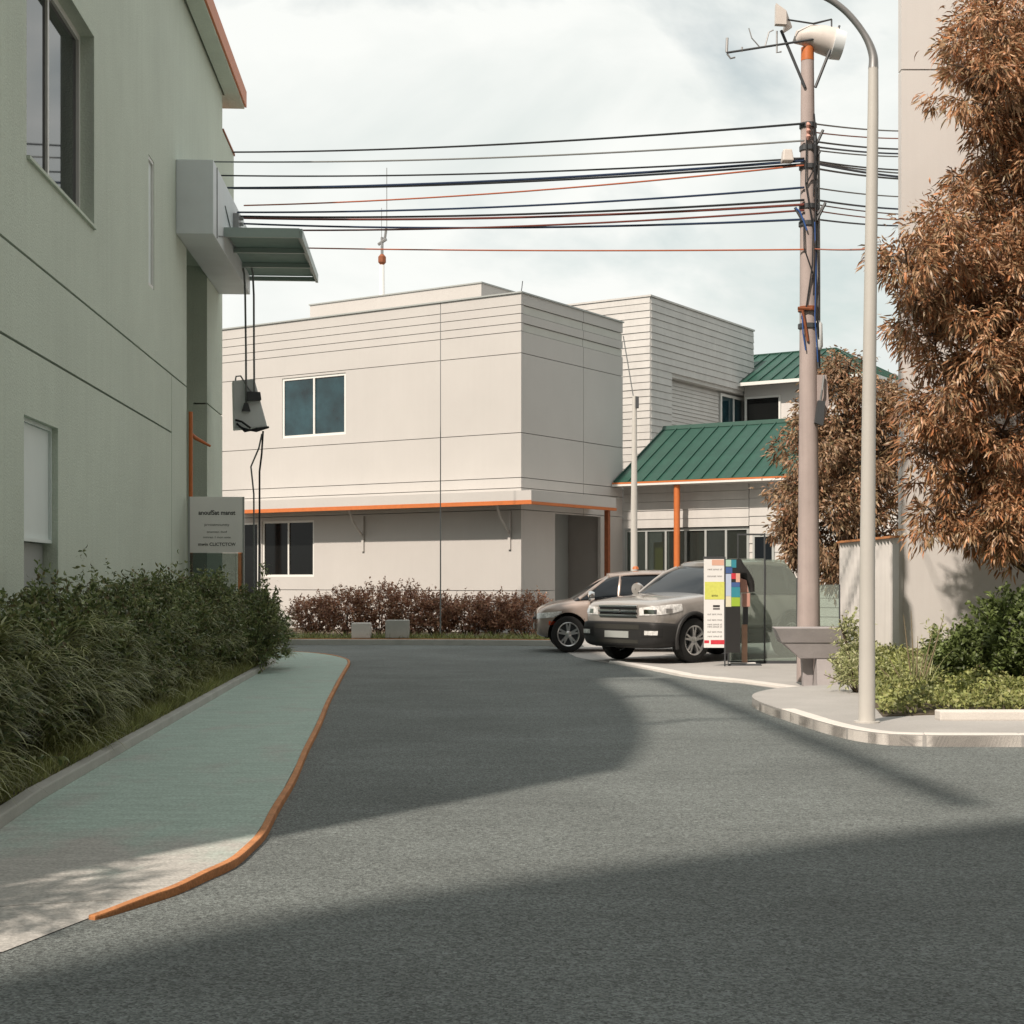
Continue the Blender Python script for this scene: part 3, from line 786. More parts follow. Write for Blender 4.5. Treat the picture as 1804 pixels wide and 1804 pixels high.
# ================================================================== CLAPBOARD TOWER
tw = empty('clapboard_tower', Wp(-1.4, 9.83), WA, 'taller white block clad in horizontal boards behind the panelled building', 'building')
BH = 0.23
MB().box(-7, -0.36, 0.06, 8.0, 0, 10.56).box(-0.36, -0.05, 0.06, 1.5, 0, 8.2).box(-0.36, -0.05, 0.06, 8.0, 8.2, 10.56).build('core', 'siding', tw)
def board(parent, axis, a0, a1, z, h=BH, c=0.0, m='siding', name='board'):
    t0, t1, back = random.uniform(0.004, 0.012), random.uniform(0.024, 0.034), 0.05
    zt = z + h - 0.008
    if axis == 'y':   # faces -y
        lo = [(a0, c-t1, z), (a1, c-t1, z), (a1, c+back, z), (a0, c+back, z)]; hi = [(a0, c-t0, zt), (a1, c-t0, zt), (a1, c+back, zt), (a0, c+back, zt)]
    else:             # faces +x
        lo = [(c+t1, a0, z), (c+t1, a1, z), (c-back, a1, z), (c-back, a0, z)]; hi = [(c+t0, a0, zt), (c+t0, a1, zt), (c-back, a1, zt), (c-back, a0, zt)]
    return MB().hexa(lo, hi).build(name, m, parent)
z = 3.5
while z < 10.5:
    h = min(BH, 10.6 - z)
    board(tw, 'y', -7, -0.002, z, h)
    if z < 8.15:
        board(tw, 'x', 0.036, 1.5, z, h)
        board(tw, 'x', 7.93, 8.06, z, h)
    else:
        board(tw, 'x', 0.036, 8.06, z, h)
    z += BH
MB().box(-7.05, 0.05, -0.045, 8.1, 10.602, 10.66).build('parapet_cap', 'siding', tw)
z = 5.4
while z < 8.1:
    board(tw, 'x', 1.505, 5.72, z, 0.13, -0.30, 'siding', 'slat'); z += 0.13
window(tw, 'x', -0.02, 0.22, 5.75, 7.92, 5.5, 8.12, 1, 0.09, 'frame_white', 'glass_teal', -1)

# ================================================================== ENTRANCE PAVILION
pvn = empty('entrance_pavilion', Wp(0, 5.47), WA, 'low entrance pavilion with green metal roof, glazed front and orange post', 'building')
z = 3.0
for k in range(5):
    board(pvn, 'y', 0.03, 3.98, z, 0.25, 0.0); z += 0.25
z = 0.02
for k in range(17):
    board(pvn, 'y', 4.0, 8.6, z, 0.25, 0.0); z += 0.25
MB().box(0.03, 8.6, 0.055, 0.2, 3.02, 4.3).box(4.0, 8.6, 0.055, 0.2, 0, 3.02).build('wall_core', 'siding', pvn)
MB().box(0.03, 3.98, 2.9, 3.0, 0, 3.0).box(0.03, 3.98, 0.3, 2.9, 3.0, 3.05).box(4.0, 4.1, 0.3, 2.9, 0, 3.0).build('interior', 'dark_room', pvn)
sf = window(pvn, 'y', 0, 0.08, 0.05, 3.96, 0.05, 2.97, 5, 0.07, 'frame_grey', 'shop_glass', 1, 'shopfront')
MB().box(0.75, 1.05, 0.5, 0.52, 0.7, 2.6).build('poster', 'yellow_print', sf)
MB().box(1.6, 1.85, 1.6, 1.9, 0, 2.9).build('column', 'white_wall', sf)
MB().box(2.75, 3.1, 2.8, 2.86, 0.8, 2.6).box(0.55, 0.62, 1.4, 1.6, 0, 2.9).build('pale_panel', 'white_wall', sf)
window(pvn, 'y', -0.04, 0.0, 4.12, 4.75, 1.85, 2.75, 0, 0.06, 'frame_grey', 'glass', 1)
ey, rz_, ez, gz = -0.65, 2.5, 4.28, 6.09
sl = (gz-ez)/(rz_-ey)
PW = 0.46
pm = MB().hexa([(0, ey, ez), (PW-.004, ey, ez), (PW-.004, rz_, gz), (0, rz_, gz)], [(0, ey, ez+.03), (PW-.004, ey, ez+.03), (PW-.004, rz_, gz+.03), (0, rz_, gz+.03)])
pm.hexa([(0, ey-.005, ez+.031), (.035, ey-.005, ez+.031), (.035, rz_, gz+.031), (0, rz_, gz+.031)], [(0, ey-.005, ez+.075), (.035, ey-.005, ez+.075), (.035, rz_, gz+.075), (0, rz_, gz+.075)])
rp = None
for k in range(13):
    if rp is None:
        rp = pm.build('roof_panel', 'roof_green', pvn); q = rp
    else:
        q = rp.copy(); COL.objects.link(q); q.parent = pvn
    q.location = (0.06 + k*PW, 0, random.uniform(-.003, .003))
XE = 0.06 + 13*PW
MB().hexa([(0.06, rz_+.01, gz-.03), (XE, rz_+.01, gz-.03), (XE, 5.9, 4.3), (0.06, 5.9, 4.3)], [(0.06, rz_+.01, gz+.03), (XE, rz_+.01, gz+.03), (XE, 5.9, 4.36), (0.06, 5.9, 4.36)]).build('roof_rear', 'roof_green', pvn)
MB().hexa([(0.04, rz_-.12, gz-.02), (XE, rz_-.12, gz-.02), (XE, rz_+.12, gz-.02), (0.04, rz_+.12, gz-.02)], [(0.04, rz_-.03, gz+.11), (XE, rz_-.03, gz+.11), (XE, rz_+.03, gz+.11), (0.04, rz_+.03, gz+.11)]).build('ridge_cap', 'roof_seam', pvn)
MB().box(0.04, XE, ey-.05, ey+.05, ez-.09, ez-.005).build('gutter', 'frame_white', pvn)
MB().box(0.04, XE, ey-.056, ey-.051, ez-.03, ez+.015).build('gutter_trim', 'orange', pvn)
MB().hexa([(0.06, ey+.06, ez-.1), (XE, ey+.06, ez-.1), (XE, 0.05, ez-.1), (0.06, 0.05, ez-.1)], [(0.06, ey+.06, ez-.06), (XE, ey+.06, ez-.06), (XE, 0.05, ez-.06), (0.06, 0.05, ez-.06)]).build('soffit', 'soffit', pvn)
MB().hexa([(0.06, ey+.05, ez), (0.09, ey+.05, ez), (0.09, 5.8, ez), (0.06, 5.8, ez)], [(0.06, rz_-.1, gz-.06), (0.09, rz_-.1, gz-.06), (0.09, rz_+.1, gz-.06), (0.06, rz_+.1, gz-.06)]).build('gable', 'siding', pvn)
MB().tube([(2.02, -0.52, 0), (2.02, -0.52, ez-.1)], 0.09, 12).build('post', 'orange', pvn, smooth=True)

# ================================================================== REAR HIPPED HOUSE
rh = empty('hipped_house', Wp(-1.4, 17.1), WA, 'house with green hipped metal roof behind the boarded block', 'house')
MB().box(0.0, 4.4, 0, 5.2, 0, 8.5).build('wall', 'right_wall', rh)
window(rh, 'y', -0.03, 0.0, 0.05, 1.42, 6.2, 8.1, 0, 0.07, 'frame_white', 'glass_dark', 1)
MB().box(0.0, 4.8, -0.45, 5.6, 8.502, 8.56).build('soffit', 'soffit', rh)
e0, e1, h0 = 8.562, 9.98, 0.05
ex, ry0, ry1, rm, rx = 4.95, -0.6, 5.75, 2.55, 2.5
hipm = MB().add([(h0-3, ry0, e0), (ex, ry0, e0), (ex, ry1, e0), (h0-3, ry1, e0), (h0-3, rm, e1), (rx, rm, e1)],
                [(0, 1, 5, 4), (1, 2, 5), (2, 3, 4, 5), (0, 4, 3), (3, 2, 1, 0)]).build('roof', 'roof_green', rh)
def seam(a, b):
    a, b = Vector(a), Vector(b); up = Vector((0, 0, 0.055)); d = (b-a).normalized(); sdv = d.cross(Vector((0, 0, 1))).normalized()*0.02
    return MB().hexa([a-sdv, a+sdv, b+sdv, b-sdv], [a-sdv+up, a+sdv+up, b+sdv+up, b-sdv+up])
for k in range(15):
    x = h0 - 2.0 + k*0.46
    t = 1.0 if x < rx else (ex-x)/(ex-rx)
    if t > .05: seam((x, ry0, e0), (x, ry0+(rm-ry0)*t, e0+(e1-e0)*t)).build('roof_seam', 'roof_seam', hipm)
for k in range(1, 13):
    y = ry0 + k*(ry1-ry0)/13
    t = (y-ry0)/(rm-ry0) if y < rm else (ry1-y)/(ry1-rm)
    seam((ex, y, e0), (ex-(ex-rx)*t, y, e0+(e1-e0)*t)).build('roof_seam', 'roof_seam', hipm)
for a, b in (((ex, ry0, e0), (rx, rm, e1)), ((ex, ry1, e0), (rx, rm, e1)), ((h0-3, rm, e1), (rx, rm, e1))):
    seam(a, b).build('ridge_cap', 'roof_seam', hipm)
MB().box(0.0, ex+.03, ry0-.04, ry0+.02, e0-.12, e0-.003).box(ex-.03, ex+.04, ry0+.021, ry1, e0-.12, e0-.003).build('gutter', 'frame_white', rh)

# ================================================================== RIGHT BUILDING + LOW CORRUGATED WALL
rw = empty('right_building', (6.43, 24.7, 0), 0, 'tall plain pale building behind the brown tree at right', 'building')
zz = [0, 3.1, 6.4, 9.93, 13.2]
for i in range(4):
    panel('wall_panel', rw, 'right_wall', 'y', 0, 0.2, 0, 12, zz[i] + (.012 if i else 0), zz[i+1]-.012)
MB().prism([(0.07, 0.205), (11.9, 0.205), (11.9, 9), (2.85, 9)], 0, 13.1).build('core', 'right_wall', rw)
MB().box(-0.05, 12.1, -0.06, 0.3, 13.2, 13.32).build('parapet_cap', 'right_wall', rw)
lw = empty('corrugated_wall', (6.43, 24.66, 0), math.atan2(3.8, -0.15), 'low corrugated grey wall with orange top beside the tall pale building', 'wall')
LL = 3.8
cor = MB(); pts = []
nn = int(LL/0.04)
for i in range(nn+1):
    x = LL*i/nn; pts.append((x, 0.035*(math.sin(x/0.10*math.pi*2*0.5)) + 0.05))
vs = [(p[0], p[1], 0.0) for p in pts] + [(p[0], p[1], 2.2) for p in pts] + [(p[0], p[1]-.06, 0.0) for p in pts] + [(p[0], p[1]-.06, 2.2) for p in pts]
k_ = nn+1
fs = [(i, i+1, k_+i+1, k_+i) for i in range(nn)] + [(2*k_+i, 3*k_+i, 3*k_+i+1, 2*k_+i+1) for i in range(nn)] + [(k_+i, k_+i+1, 3*k_+i+1, 3*k_+i) for i in range(nn)] + [(0, k_, 3*k_, 2*k_), (nn, 2*k_+nn, 3*k_+nn, k_+nn)]
cor.add(vs, fs).build('sheet', 'corrugated', lw)
tp_ = MB()
for i in range(19):
    tp_.box(i*0.2, i*0.2+0.19, -0.03, 0.11, 2.202, 2.235 + 0.006*(i % 2))
tp_.build('coping', 'kerb_orange', lw)

# ================================================================== BUILDING BEHIND THE VIEWPOINT (casts the foreground shade)
NH = 16.3
edge_pts = smooth_line([(-9, -2.5), (-4.4, 2.9), (-1.95, 5.7), (-1.39, 6.35), (-.72, 7.0), (.29, 7.7), (1.63, 8.55), (3.2, 9.4), (5.2, 10.3)], 4)
fp = [(x - SHX*NH, y - SHY*NH) for x, y in edge_pts]
bb = empty('unseen_building', (fp[0][0], fp[0][1], 0), 0, 'curved plain unseen block behind the viewpoint to cast the foreground shade', 'building')
rel = [(x-fp[0][0], y-fp[0][1]) for x, y in fp]
foot = rel + [(rel[-1][0]+4, rel[-1][1]-7), (rel[0][0]-2, rel[0][1]-9), (rel[0][0]-8, rel[0][1]-4)]
MB().prism(foot, 0, NH-.3).build('wall', 'plain_block', bb)
MB().prism(foot, NH-.298, NH).build('roof', 'roofing', bb)
ob = empty('unseen_building', (15, 2, 0), 0, 'plain unseen block added right of the viewpoint to cut sky light', 'building')  # added out of view to hold back sky light from the right
MB().box(-5.6, 9, -20, 12.0, 0, 28).build('wall', 'plain_block', ob)
MB().box(-5.7, 9.2, -20.2, 12.1, 28.002, 28.3).build('roof', 'roofing', ob)
cb2 = empty('unseen_building', (4, -11, 0), 0, 'plain unseen block added behind the viewpoint to cut sky light', 'building')  # second added block, keeps sky light off the near road
MB().box(-3.5, 5, -9, 0, 0, 28).build('wall', 'plain_block', cb2)
MB().box(-3.6, 5.1, -9.2, 0.1, 28.002, 28.3).build('roof', 'roofing', cb2)
# ================================================================== STREET LAMP
LD = 14.65
def lp(px, py): return P(px, py, LD)
base = Vector((lp(1527, 1270).x, LD, PZ-.004))
sl_ = empty('street_lamp', base, 0, 'slender cream painted street lamp with curved arm at the right kerb', 'street lamp')
def ls(px, py): return lp(px, py) - base
path = [Vector((0, 0, 0)), ls(1528, 1000), ls(1531, 700), ls(1535, 400), ls(1538, 200), ls(1538.5, 120)]
MB().tube(path, [0.082, 0.075, 0.067, 0.060, 0.053, 0.049], 16).build('column', 'lamp_paint', sl_, smooth=True)
arm = smooth_line([tuple(ls(*p)) for p in ((1538.5, 121), (1538, 98), (1528, 70), (1508, 40), (1483, 14), (1452, -6), (1405, -22), (1350, -30))], 5)
MB().tube(arm, [0.05 - 0.018*min(1, i/12) for i in range(len(arm))], 12).build('arm', 'steel', sl_, smooth=True)
e_ = ls(1345, -30)
MB().hexa([e_ + Vector(v) for v in ((-.55, -.12, -.06), (.1, -.08, -.04), (.1, .08, -.04), (-.55, .12, -.06))], [e_ + Vector(v) for v in ((-.5, -.08, .06), (.1, -.05, .05), (.1, .05, .05), (-.5, .08, .06))]).build('lantern', 'lamp_paint', sl_, bevel=0.02)
MB().tube([(0, 0, -.02), (0, 0, .015)], 0.125, 16).build('base_plate', 'lamp_paint', sl_)

# ================================================================== UTILITY POLE
UD = 22.0
ub = Vector(((1424.5-HX)/FPX*UD, UD, 0.0))
up_ = empty('utility_pole', ub, 0, 'tall concrete utility pole carrying cables, crossarm and horn at the top', 'utility pole')
def us(px, py, dy=0.0):
    return Vector(((px-1424.5)/FPX*UD, dy, CAMH + (HY-py)/FPX*UD))
pt_ = us(1423, 82)
MB().tube([(0, 0, -.02), us(1424.5, 900), us(1424, 600), us(1423, 300), us(1422.5, 108)], [0.175, 0.150, 0.128, 0.108, 0.094], 12).build('shaft', 'pole_concrete', up_, smooth=True)
MB().tube([us(1422.5, 107.5), us(1422.5, 84)], [0.096, 0.093], 12).build('top_band', 'orange', up_, smooth=True)
# crossarm, hooks and struts
MB().tube([us(1278, 98, -.12), us(1420, 76, -.12), us(1470, 66, -.1)], 0.017, 8).build('crossarm', 'dark_steel', up_)
for pth, r_ in ((((1278, 97), (1279, 72)), .02), (((1279, 100), (1285, 108), (1293, 106)), .013), (((1305, 96), (1305, 88)), .014), (((1366, 87), (1366, 79)), .014),
               (((1317, 55), (1322, 72), (1336, 88)), .009), (((1366, 60), (1366, 98), (1374, 96)), .013), (((1345, 88), (1352, 62), (1360, 58)), .011)):
    MB().tube([us(*p_, -.12) for p_ in pth], r_, 6).build('hook', 'steel', up_)
for a, b in (((1374, 58), (1416, 158)), ((1460, 92), (1434, 158))):
    MB().tube([us(*a, -.1), us(*b, -.1)], 0.022, 8).build('strut', 'dark_steel', up_)
MB().hexa([us(1360, 55, -.3), us(1379, 56, -.3), us(1379, 56, -.2), us(1360, 55, -.2)], [us(1361, 19, -.3), us(1379, 32, -.3), us(1379, 32, -.2), us(1361, 19, -.2)]).hexa(
    [us(1379.3, 56, -.29), us(1381, 54, .1), us(1381, 54, .15), us(1379.3, 56, -.21)], [us(1379.3, 32, -.29), us(1398, 43, .1), us(1398, 43, .15), us(1379.3, 32, -.21)]).build('panel', 'beige_metal', up_)
hn = []
for px, py, r_ in ((1398, 74, .02), (1408, 66, .11), (1425, 63, .16), (1445, 68, .20), (1462, 73, .21), (1470, 75, .22)):
    hn.append((px, py, r_))
MB().tube([us(a, b, .02) for a, b, c in hn], [c for a, b, c in hn], 16).build('horn', 'beige_metal', up_, smooth=True)
MB().tube([us(1466, 78, -.02), us(1484, 82, -.02)], [0.22, 0.205], 18).build('drum', 'box_grey', up_, smooth=True)
fr_ = MB().tube([us(1379, 43, -.2), us(1430, 46, -.1), us(1465, 34, 0)], 0.013, 6).tube([us(1465, 34, 0), us(1465, 52, 0)], 0.012, 6).tube([us(1432, 43, 0), us(1465, 34, 0)], 0.01, 6).tube([us(1475, 56, 0), us(1479, 45, 0)], 0.016, 6)
fr_.build('frame', 'dark_steel', up_)
# conduit, canister, boxes, clamps
MB().tube([us(1441, 640, -.02), us(1441, 500, -.02), us(1440, 258, -.02)], 0.032, 8).build('conduit', 'steel', up_, smooth=True)
MB().tube([us(1441, 618, -.05), us(1441, 612, -.05), us(1440, 572, -.05), us(1440, 566, -.05)], [0.03, 0.062, 0.062, 0.03], 12).build('canister', 'box_grey', up_, smooth=True)
MB().tube([us(1441, 650, -.05), us(1441, 619, -.05)], 0.028, 8).build('socket', 'dark_steel', up_)
for y, c_ in ((222, .12), (262, .12), (295, .125), (365, .125), (395, .13), (545, .14), (575, .14)):
    MB().tube([us(1423.5, y+4), us(1423.5, y-4)], c_+.008, 12).build('clamp', 'dark_steel' if y != 545 else 'rust', up_)
MB().tube([us(1402, 546, -.15), us(1426, 548, -.16)], 0.022, 6).tube([us(1410, 550, -.16), us(1416, 580, -.15), us(1420, 604, -.14)], 0.02, 6).build('bracket', 'rust', up_)
MB().hexa([us(1376, 287, -.14), us(1396, 287, -.14), us(1396, 287, .06), us(1376, 287, .06)], [us(1378, 266, -.12), us(1393, 266, -.12), us(1393, 266, .04), us(1378, 266, .04)]).build('junction_box', 'beige_metal', up_, bevel=0.02)
MB().tube([us(1396, 279), us(1424, 279)], 0.015, 6).build('bracket', 'steel', up_)
MB().hexa([us(1437, 740, -.1), us(1449, 748, -.1), us(1449, 748, .05), us(1437, 740, .05)], [us(1437, 662, -.1), us(1453, 662, -.1), us(1453, 662, .05), us(1437, 662, .05)]).hexa(
    [us(1449, 746, -.09), us(1458, 712, -.09), us(1458, 712, .05), us(1449, 746, .05)], [us(1453, 662, -.09), us(1454, 662, -.09), us(1454, 662, .05), us(1453, 662, .05)]).build('meter_box', 'pole_concrete', up_)
MB().hexa([us(1431, 747, -.2), us(1445, 752, -.2), us(1445, 752, -.11), us(1431, 747, -.11)], [us(1437, 708, -.2), us(1449, 710, -.2), us(1449, 710, -.11), us(1437, 708, -.11)]).build('switch_box', 'dark_steel', up_)
MB().tube([us(1448, 664, -.14), us(1444, 690, -.18), us(1441, 712, -.15)], 0.016, 6).build('wire', 'cable_grey', up_)
wr = MB()
for k in range(7):
    y0 = random.uniform(215, 400); y1 = y0 + random.uniform(60, 220)
    x0 = random.choice((1413, 1418, 1430, 1434))
    wr.tube([us(x0, y0, -.13), us(x0+random.uniform(-4, 6), (y0+y1)/2, -.16), us(random.choice((1416, 1430, 1433)), y1, -.14)], 0.011, 5)
wr.tube([us(1431, 205, -.12), us(1436, 260, -.12), us(1433, 420, -.13), us(1436, 560, -.14), us(1440, 600, -.1)], 0.014, 6)
wr.build('wire', 'cable_black', up_)
wr = MB()
wr.tube([us(1400, 370, -.1), us(1406, 376, -.12), us(1412, 392, -.14), us(1418, 410, -.15)], 0.013, 6)
wr.tube([us(1432, 395, -.14), us(1434, 480, -.15), us(1432, 560, -.15), us(1438, 640, -.12)], 0.010, 6)
wr.tube([us(1410, 555, -.15), us(1411, 590, -.16), us(1416, 620, -.15)], 0.011, 6)
wr.build('blue_wire', 'blue_tape', up_)
for a, b in (((1434, 262), (1448, 232)), ((1434, 282), (1442, 270)), ((1436, 392), (1452, 360)), ((1438, 380), (1448, 366)), ((1412, 392), (1399, 368))):
    MB().tube([us(*a, -.1), us(*b, -.08)], 0.022, 6).build('insulator', 'dark_steel', up_)
for k, y in enumerate((226, 236, 246)):
    MB().tube([us(1420, y+5, -.13), us(1421, y, -.15), us(1420, y-5, -.13)], [0.02, 0.035, 0.02], 8).build('insulator', 'pink_box', up_)

# ================================================================== OVERHEAD CABLES
def cable(a, b, sag, r_, m, label):
    a, b = Vector(a), Vector(b); pts = []
    for i in range(17):
        t = i/16; p = a.lerp(b, t); p.z -= sag*4*t*(1-t); pts.append(p)
    mid = a.copy()
    o = MB().tube([p - mid for p in pts], r_, 6).build('cable', m, smooth=True)
    o.location = mid
    tag(o, label, 'cable', 'overhead cables on the utility pole')
def wallD(px, off): return (4-off)/(abs(px-HX)/FPX - 0.0592)
L_ = [ # left px, py, wall offset, pole py, material, radius, label
 (411, 268, 0.02, 222, 'cable_black', .017, 'topmost black cable running left from the utility pole'),
 (366, 285, 0.02, 252, 'cable_grey', .014, 'second grey cable from the top, left of the utility pole'),
 (378, 309, 0.02, 283, 'cable_black', .014, 'thin black cable just above the navy pair, left of the pole'),
 (388, 331, 0.02, 287, 'cable_navy', .020, 'thick navy cable of the upper pair, left of the pole'),
 (412, 332, 0.02, 293, 'cable_black', .017, 'black cable directly under the thick navy one, left of the pole'),
 (430, 362, 0.64, 295, 'cable_orange', .013, 'upper orange cable sloping down to the green building'),
 (418, 374, 0.64, 334, 'cable_navy', .016, 'navy cable below the upper orange one, left of the pole'),
 (420, 381, 0.64, 356, 'cable_black', .017, 'black cable at the top of the tight lower bundle'),
 (424, 384, 0.64, 364, 'cable_red', .019, 'dark red cable in the tight lower bundle'),
 (428, 394, 0.64, 390, 'cable_navy', .017, 'lowest navy cable, left of the utility pole'),
 (424, 405, 0.64, 374, 'cable_red', .015, 'dark red cable that crosses the lower bundle and sags lowest'),
]
for px, py, off, qy, m_, r_, lb in L_:
    cable(P(px, py, wallD(px, off)), ub + us(1414, qy, -.12), 0.10, r_, m_, lb)
cable(P(542, 437, 27.2), ub + us(1416, 443, -.13), 0.03, .012, 'cable_orange', 'lowest single orange cable from the glazed canopy to the utility pole')
cable(ub + us(1433, 442, -.13), P(1530, 439, LD+.08), 0.01, .010, 'cable_orange', 'short orange cable between the utility pole and the street lamp')
R_ = [(222, 231, 'cable_grey', .013, 'topmost grey cable right of the utility pole'), (237, 244, 'cable_orange', .011, 'upper orange cable right of the utility pole'),
      (253, 263, 'cable_black', .015, 'black cable under the upper orange one, right of the pole'), (262, 271, 'cable_navy', .015, 'navy cable in the upper right group of the pole'),
      (268, 276, 'cable_grey', .012, 'grey cable closing the upper right group of the pole'), (287, 300, 'cable_black', .014, 'black cable heading the middle right bundle of the pole'),
      (289, 306, 'cable_grey', .014, 'grey cable in the middle right bundle of the pole'), (291, 313, 'cable_navy', .020, 'thickest navy cable of the middle right bundle'),
      (300, 316, 'cable_black', .016, 'lowest black cable of the middle right bundle'), (334, 347, 'cable_grey', .012, 'lone thin grey cable right of the pole'),
      (355, 369, 'cable_navy', .016, 'navy cable heading the lower right group'), (363, 378, 'cable_red', .011, 'thin dark red cable in the lower right group'),
      (374, 388, 'cable_orange', .011, 'thin orange cable in the lower right group'), (389, 398, 'cable_navy', .014, 'lowest navy cable right of the utility pole')]
for qy, py, m_, r_, lb in R_:
    cable(ub + us(1434, qy, -.1), P(1601, py, 27.05), 0.025, r_, m_, lb)

# ================================================================== SMALL CAMERA POLE
cpD = 36.2
cbp = Vector(((1117-HX)/FPX*cpD, cpD, 0.0))
cpo = empty('camera_pole', cbp, 0, 'slim grey pole with a small dark camera before the boarded block', 'pole')
def cs(px, py, dy=0): return Vector(((px-1117)/FPX*cpD, dy, CAMH + (HY-py)/FPX*cpD))
MB().tube([(0, 0, 0), cs(1117, 900), cs(1118, 698)], [0.085, 0.08, 0.055], 12).build('column', 'lamp_paint', cpo, smooth=True)
MB().hexa([cs(1119, 719, -.1), cs(1125, 719, -.1), cs(1125, 719, .06), cs(1119, 719, .06)], [cs(1119, 699, -.08), cs(1125, 699, -.08), cs(1125, 699, .06), cs(1119, 699, .06)]).build('camera_housing', 'dark_steel', cpo)
MB().tube([cs(1116, 700), cs(1111, 670), cs(1106, 640), cs(1098, 592)], 0.014, 6).build('wire', 'cable_grey', cpo)

# ================================================================== CONCRETE TROUGH ON LEGS
bD = 21.0
tb = Vector(((1440-HX)/FPX*bD, bD, 0.008))
tg = empty('concrete_trough', tb, 0, 'flared concrete trough on two block legs in front of the utility pole', 'planter')
def ts(px, z, dy): return ((px-1440)/FPX*bD, dy, z)
MB().hexa([ts(1371, .62, -.28), ts(1479, .62, -.28), ts(1479, .62, .24), ts(1375, .62, .24)], [ts(1357, .83, -.36), ts(1482, .83, -.36), ts(1482, .83, .30), ts(1366, .83, .30)]).build('basin', 'concrete', tg, bevel=0.012)
MB().hexa([ts(1404, .40, -.20), ts(1470, .40, -.20), ts(1470, .40, .16), ts(1410, .40, .16)], [ts(1374, .618, -.27), ts(1477, .618, -.27), ts(1477, .618, .23), ts(1378, .618, .23)]).build('underside', 'concrete', tg, bevel=0.01)
MB().hexa([ts(1432, 0, -.32), ts(1469, 0, -.32), ts(1469, 0, -.02), ts(1432, 0, -.02)], [ts(1434, .398, -.19), ts(1466, .398, -.19), ts(1466, .398, -.02), ts(1434, .398, -.02)]).build('leg', 'concrete', tg, bevel=0.008)
MB().hexa([ts(1416, 0, .0), ts(1432, 0, .0), ts(1432, 0, .14), ts(1416, 0, .14)], [ts(1413, .398, .0), ts(1434, .398, .0), ts(1434, .398, .14), ts(1413, .398, .14)]).build('leg', 'concrete', tg, bevel=0.008)

# ================================================================== FOLDED DISPLAY SIGN
fD = 25.9
fb = Vector(((1277-HX)/FPX*fD, fD, 0.008))
fs_ = empty('display_sign', fb, 0, 'white folded display sign with yellow and red bands beside the grey car', 'sign')
k = fD/FPX
def zz_(py): return CAMH + (HY-py)*k - 0.008
MB().box(-.012, .012, -.012, .012, -.005, zz_(981)).build('post', 'dark_steel', fs_)
lwg = MB().box(-37*k, -.014, -.010, .010, zz_(1141), zz_(985)).build('white_wing', 'print_white', fs_)
MB().box(-38*k, -.013, -.013, .013, zz_(984.5), zz_(980.5)).build('top_rail', 'dark_steel', fs_)
def band(x0, x1, y0, y1, m, par=lwg, off=-.0125):
    MB().box((x0-1277)*k, (x1-1277)*k, off, off+.0022, zz_(y1), zz_(y0)).build('printed_band', m, par)
band(1241.5, 1276, 1025, 1056, 'print_yellow'); band(1254, 1275, 986, 996, 'print_peach')
band(1240.5, 1249, 1128, 1133, 'print_red'); band(1252, 1276, 1127.5, 1135, 'print_red')
band(1256, 1268, 1066, 1069.5, 'ink'); band(1256, 1268, 1071, 1074, 'ink_grey')
for y in (1003, 1015, 1082, 1092, 1100, 1104, 1113, 1121):
    text('lettering', random.choice(('mnuoat reso', 'oul tant mos', 'rent amut ol')), 0.05, 'ink_grey', lwg, ((1259-1277)*k, -.0112, zz_(y)), (R(90), 0, 0))
text('lettering', 'anto', 0.06, 'ink', lwg, ((1259-1277)*k, -.0148, zz_(1049)), (R(90), 0, 0))
rwg = MB().box(.014, 27*k, -.008, .012, zz_(1150), zz_(985)).build('colour_wing', 'cladding', fs_)
for x0, x1, y0, y1, m in ((1278.5, 1288, 986, 998, 'print_mint'), (1288.3, 1297, 986, 1000, 'print_teal'), (1278.5, 1290, 999, 1010, 'print_navy'), (1278.5, 1288, 1011, 1050, 'print_blue'),
                          (1288.3, 1296, 1010, 1020, 'print_red'), (1288.3, 1303, 1026, 1034, 'print_navy'), (1288.3, 1303.5, 1034.3, 1052, 'print_teal'), (1278.5, 1288, 1050.3, 1069, 'print_cream'), (1288.3, 1303.5, 1052.3, 1068, 'print_lime'),
                          (1296.3, 1303.5, 1010, 1025.5, 'print_peach')):
    band(x0, x1, y0, y1, m, rwg, -.0105)

# dispenser stand next to it
dD = 26.2
db = Vector(((1311-HX)/FPX*dD, dD, 0.008))
ds = empty('dispenser_stand', db, 0, 'slim wooden stand with pink box and dark hood beside the display sign', 'stand')
k2 = dD/FPX
def dz(py): return CAMH + (HY-py)*k2 - 0.008
def dx(px): return (px-1311)*k2
MB().hexa([(dx(1280), -.16, 0), (dx(1341), -.12, 0), (dx(1341), .14, 0), (dx(1284), .16, 0)], [(dx(1282), -.14, .035), (dx(1338), -.11, .035), (dx(1338), .12, .035), (dx(1286), .14, .035)]).build('base_plate', 'dark_steel', ds, bevel=0.006)
MB().box(dx(1283), dx(1330), -.10, .06, .037, .05).build('base_tray', 'white_plastic', ds)
MB().box(dx(1307), dx(1316), -.05, .03, .05, dz(1100)).build('post', 'wood', ds, bevel=0.006)
MB().box(dx(1309), dx(1317), -.055, .04, dz(1100)+.002, dz(1069)-.002).build('sleeve', 'dark_steel', ds)
MB().box(dx(1307), dx(1320), -.10, .05, dz(1069), dz(1045)).build('dispenser', 'pink_box', ds, bevel=0.01)
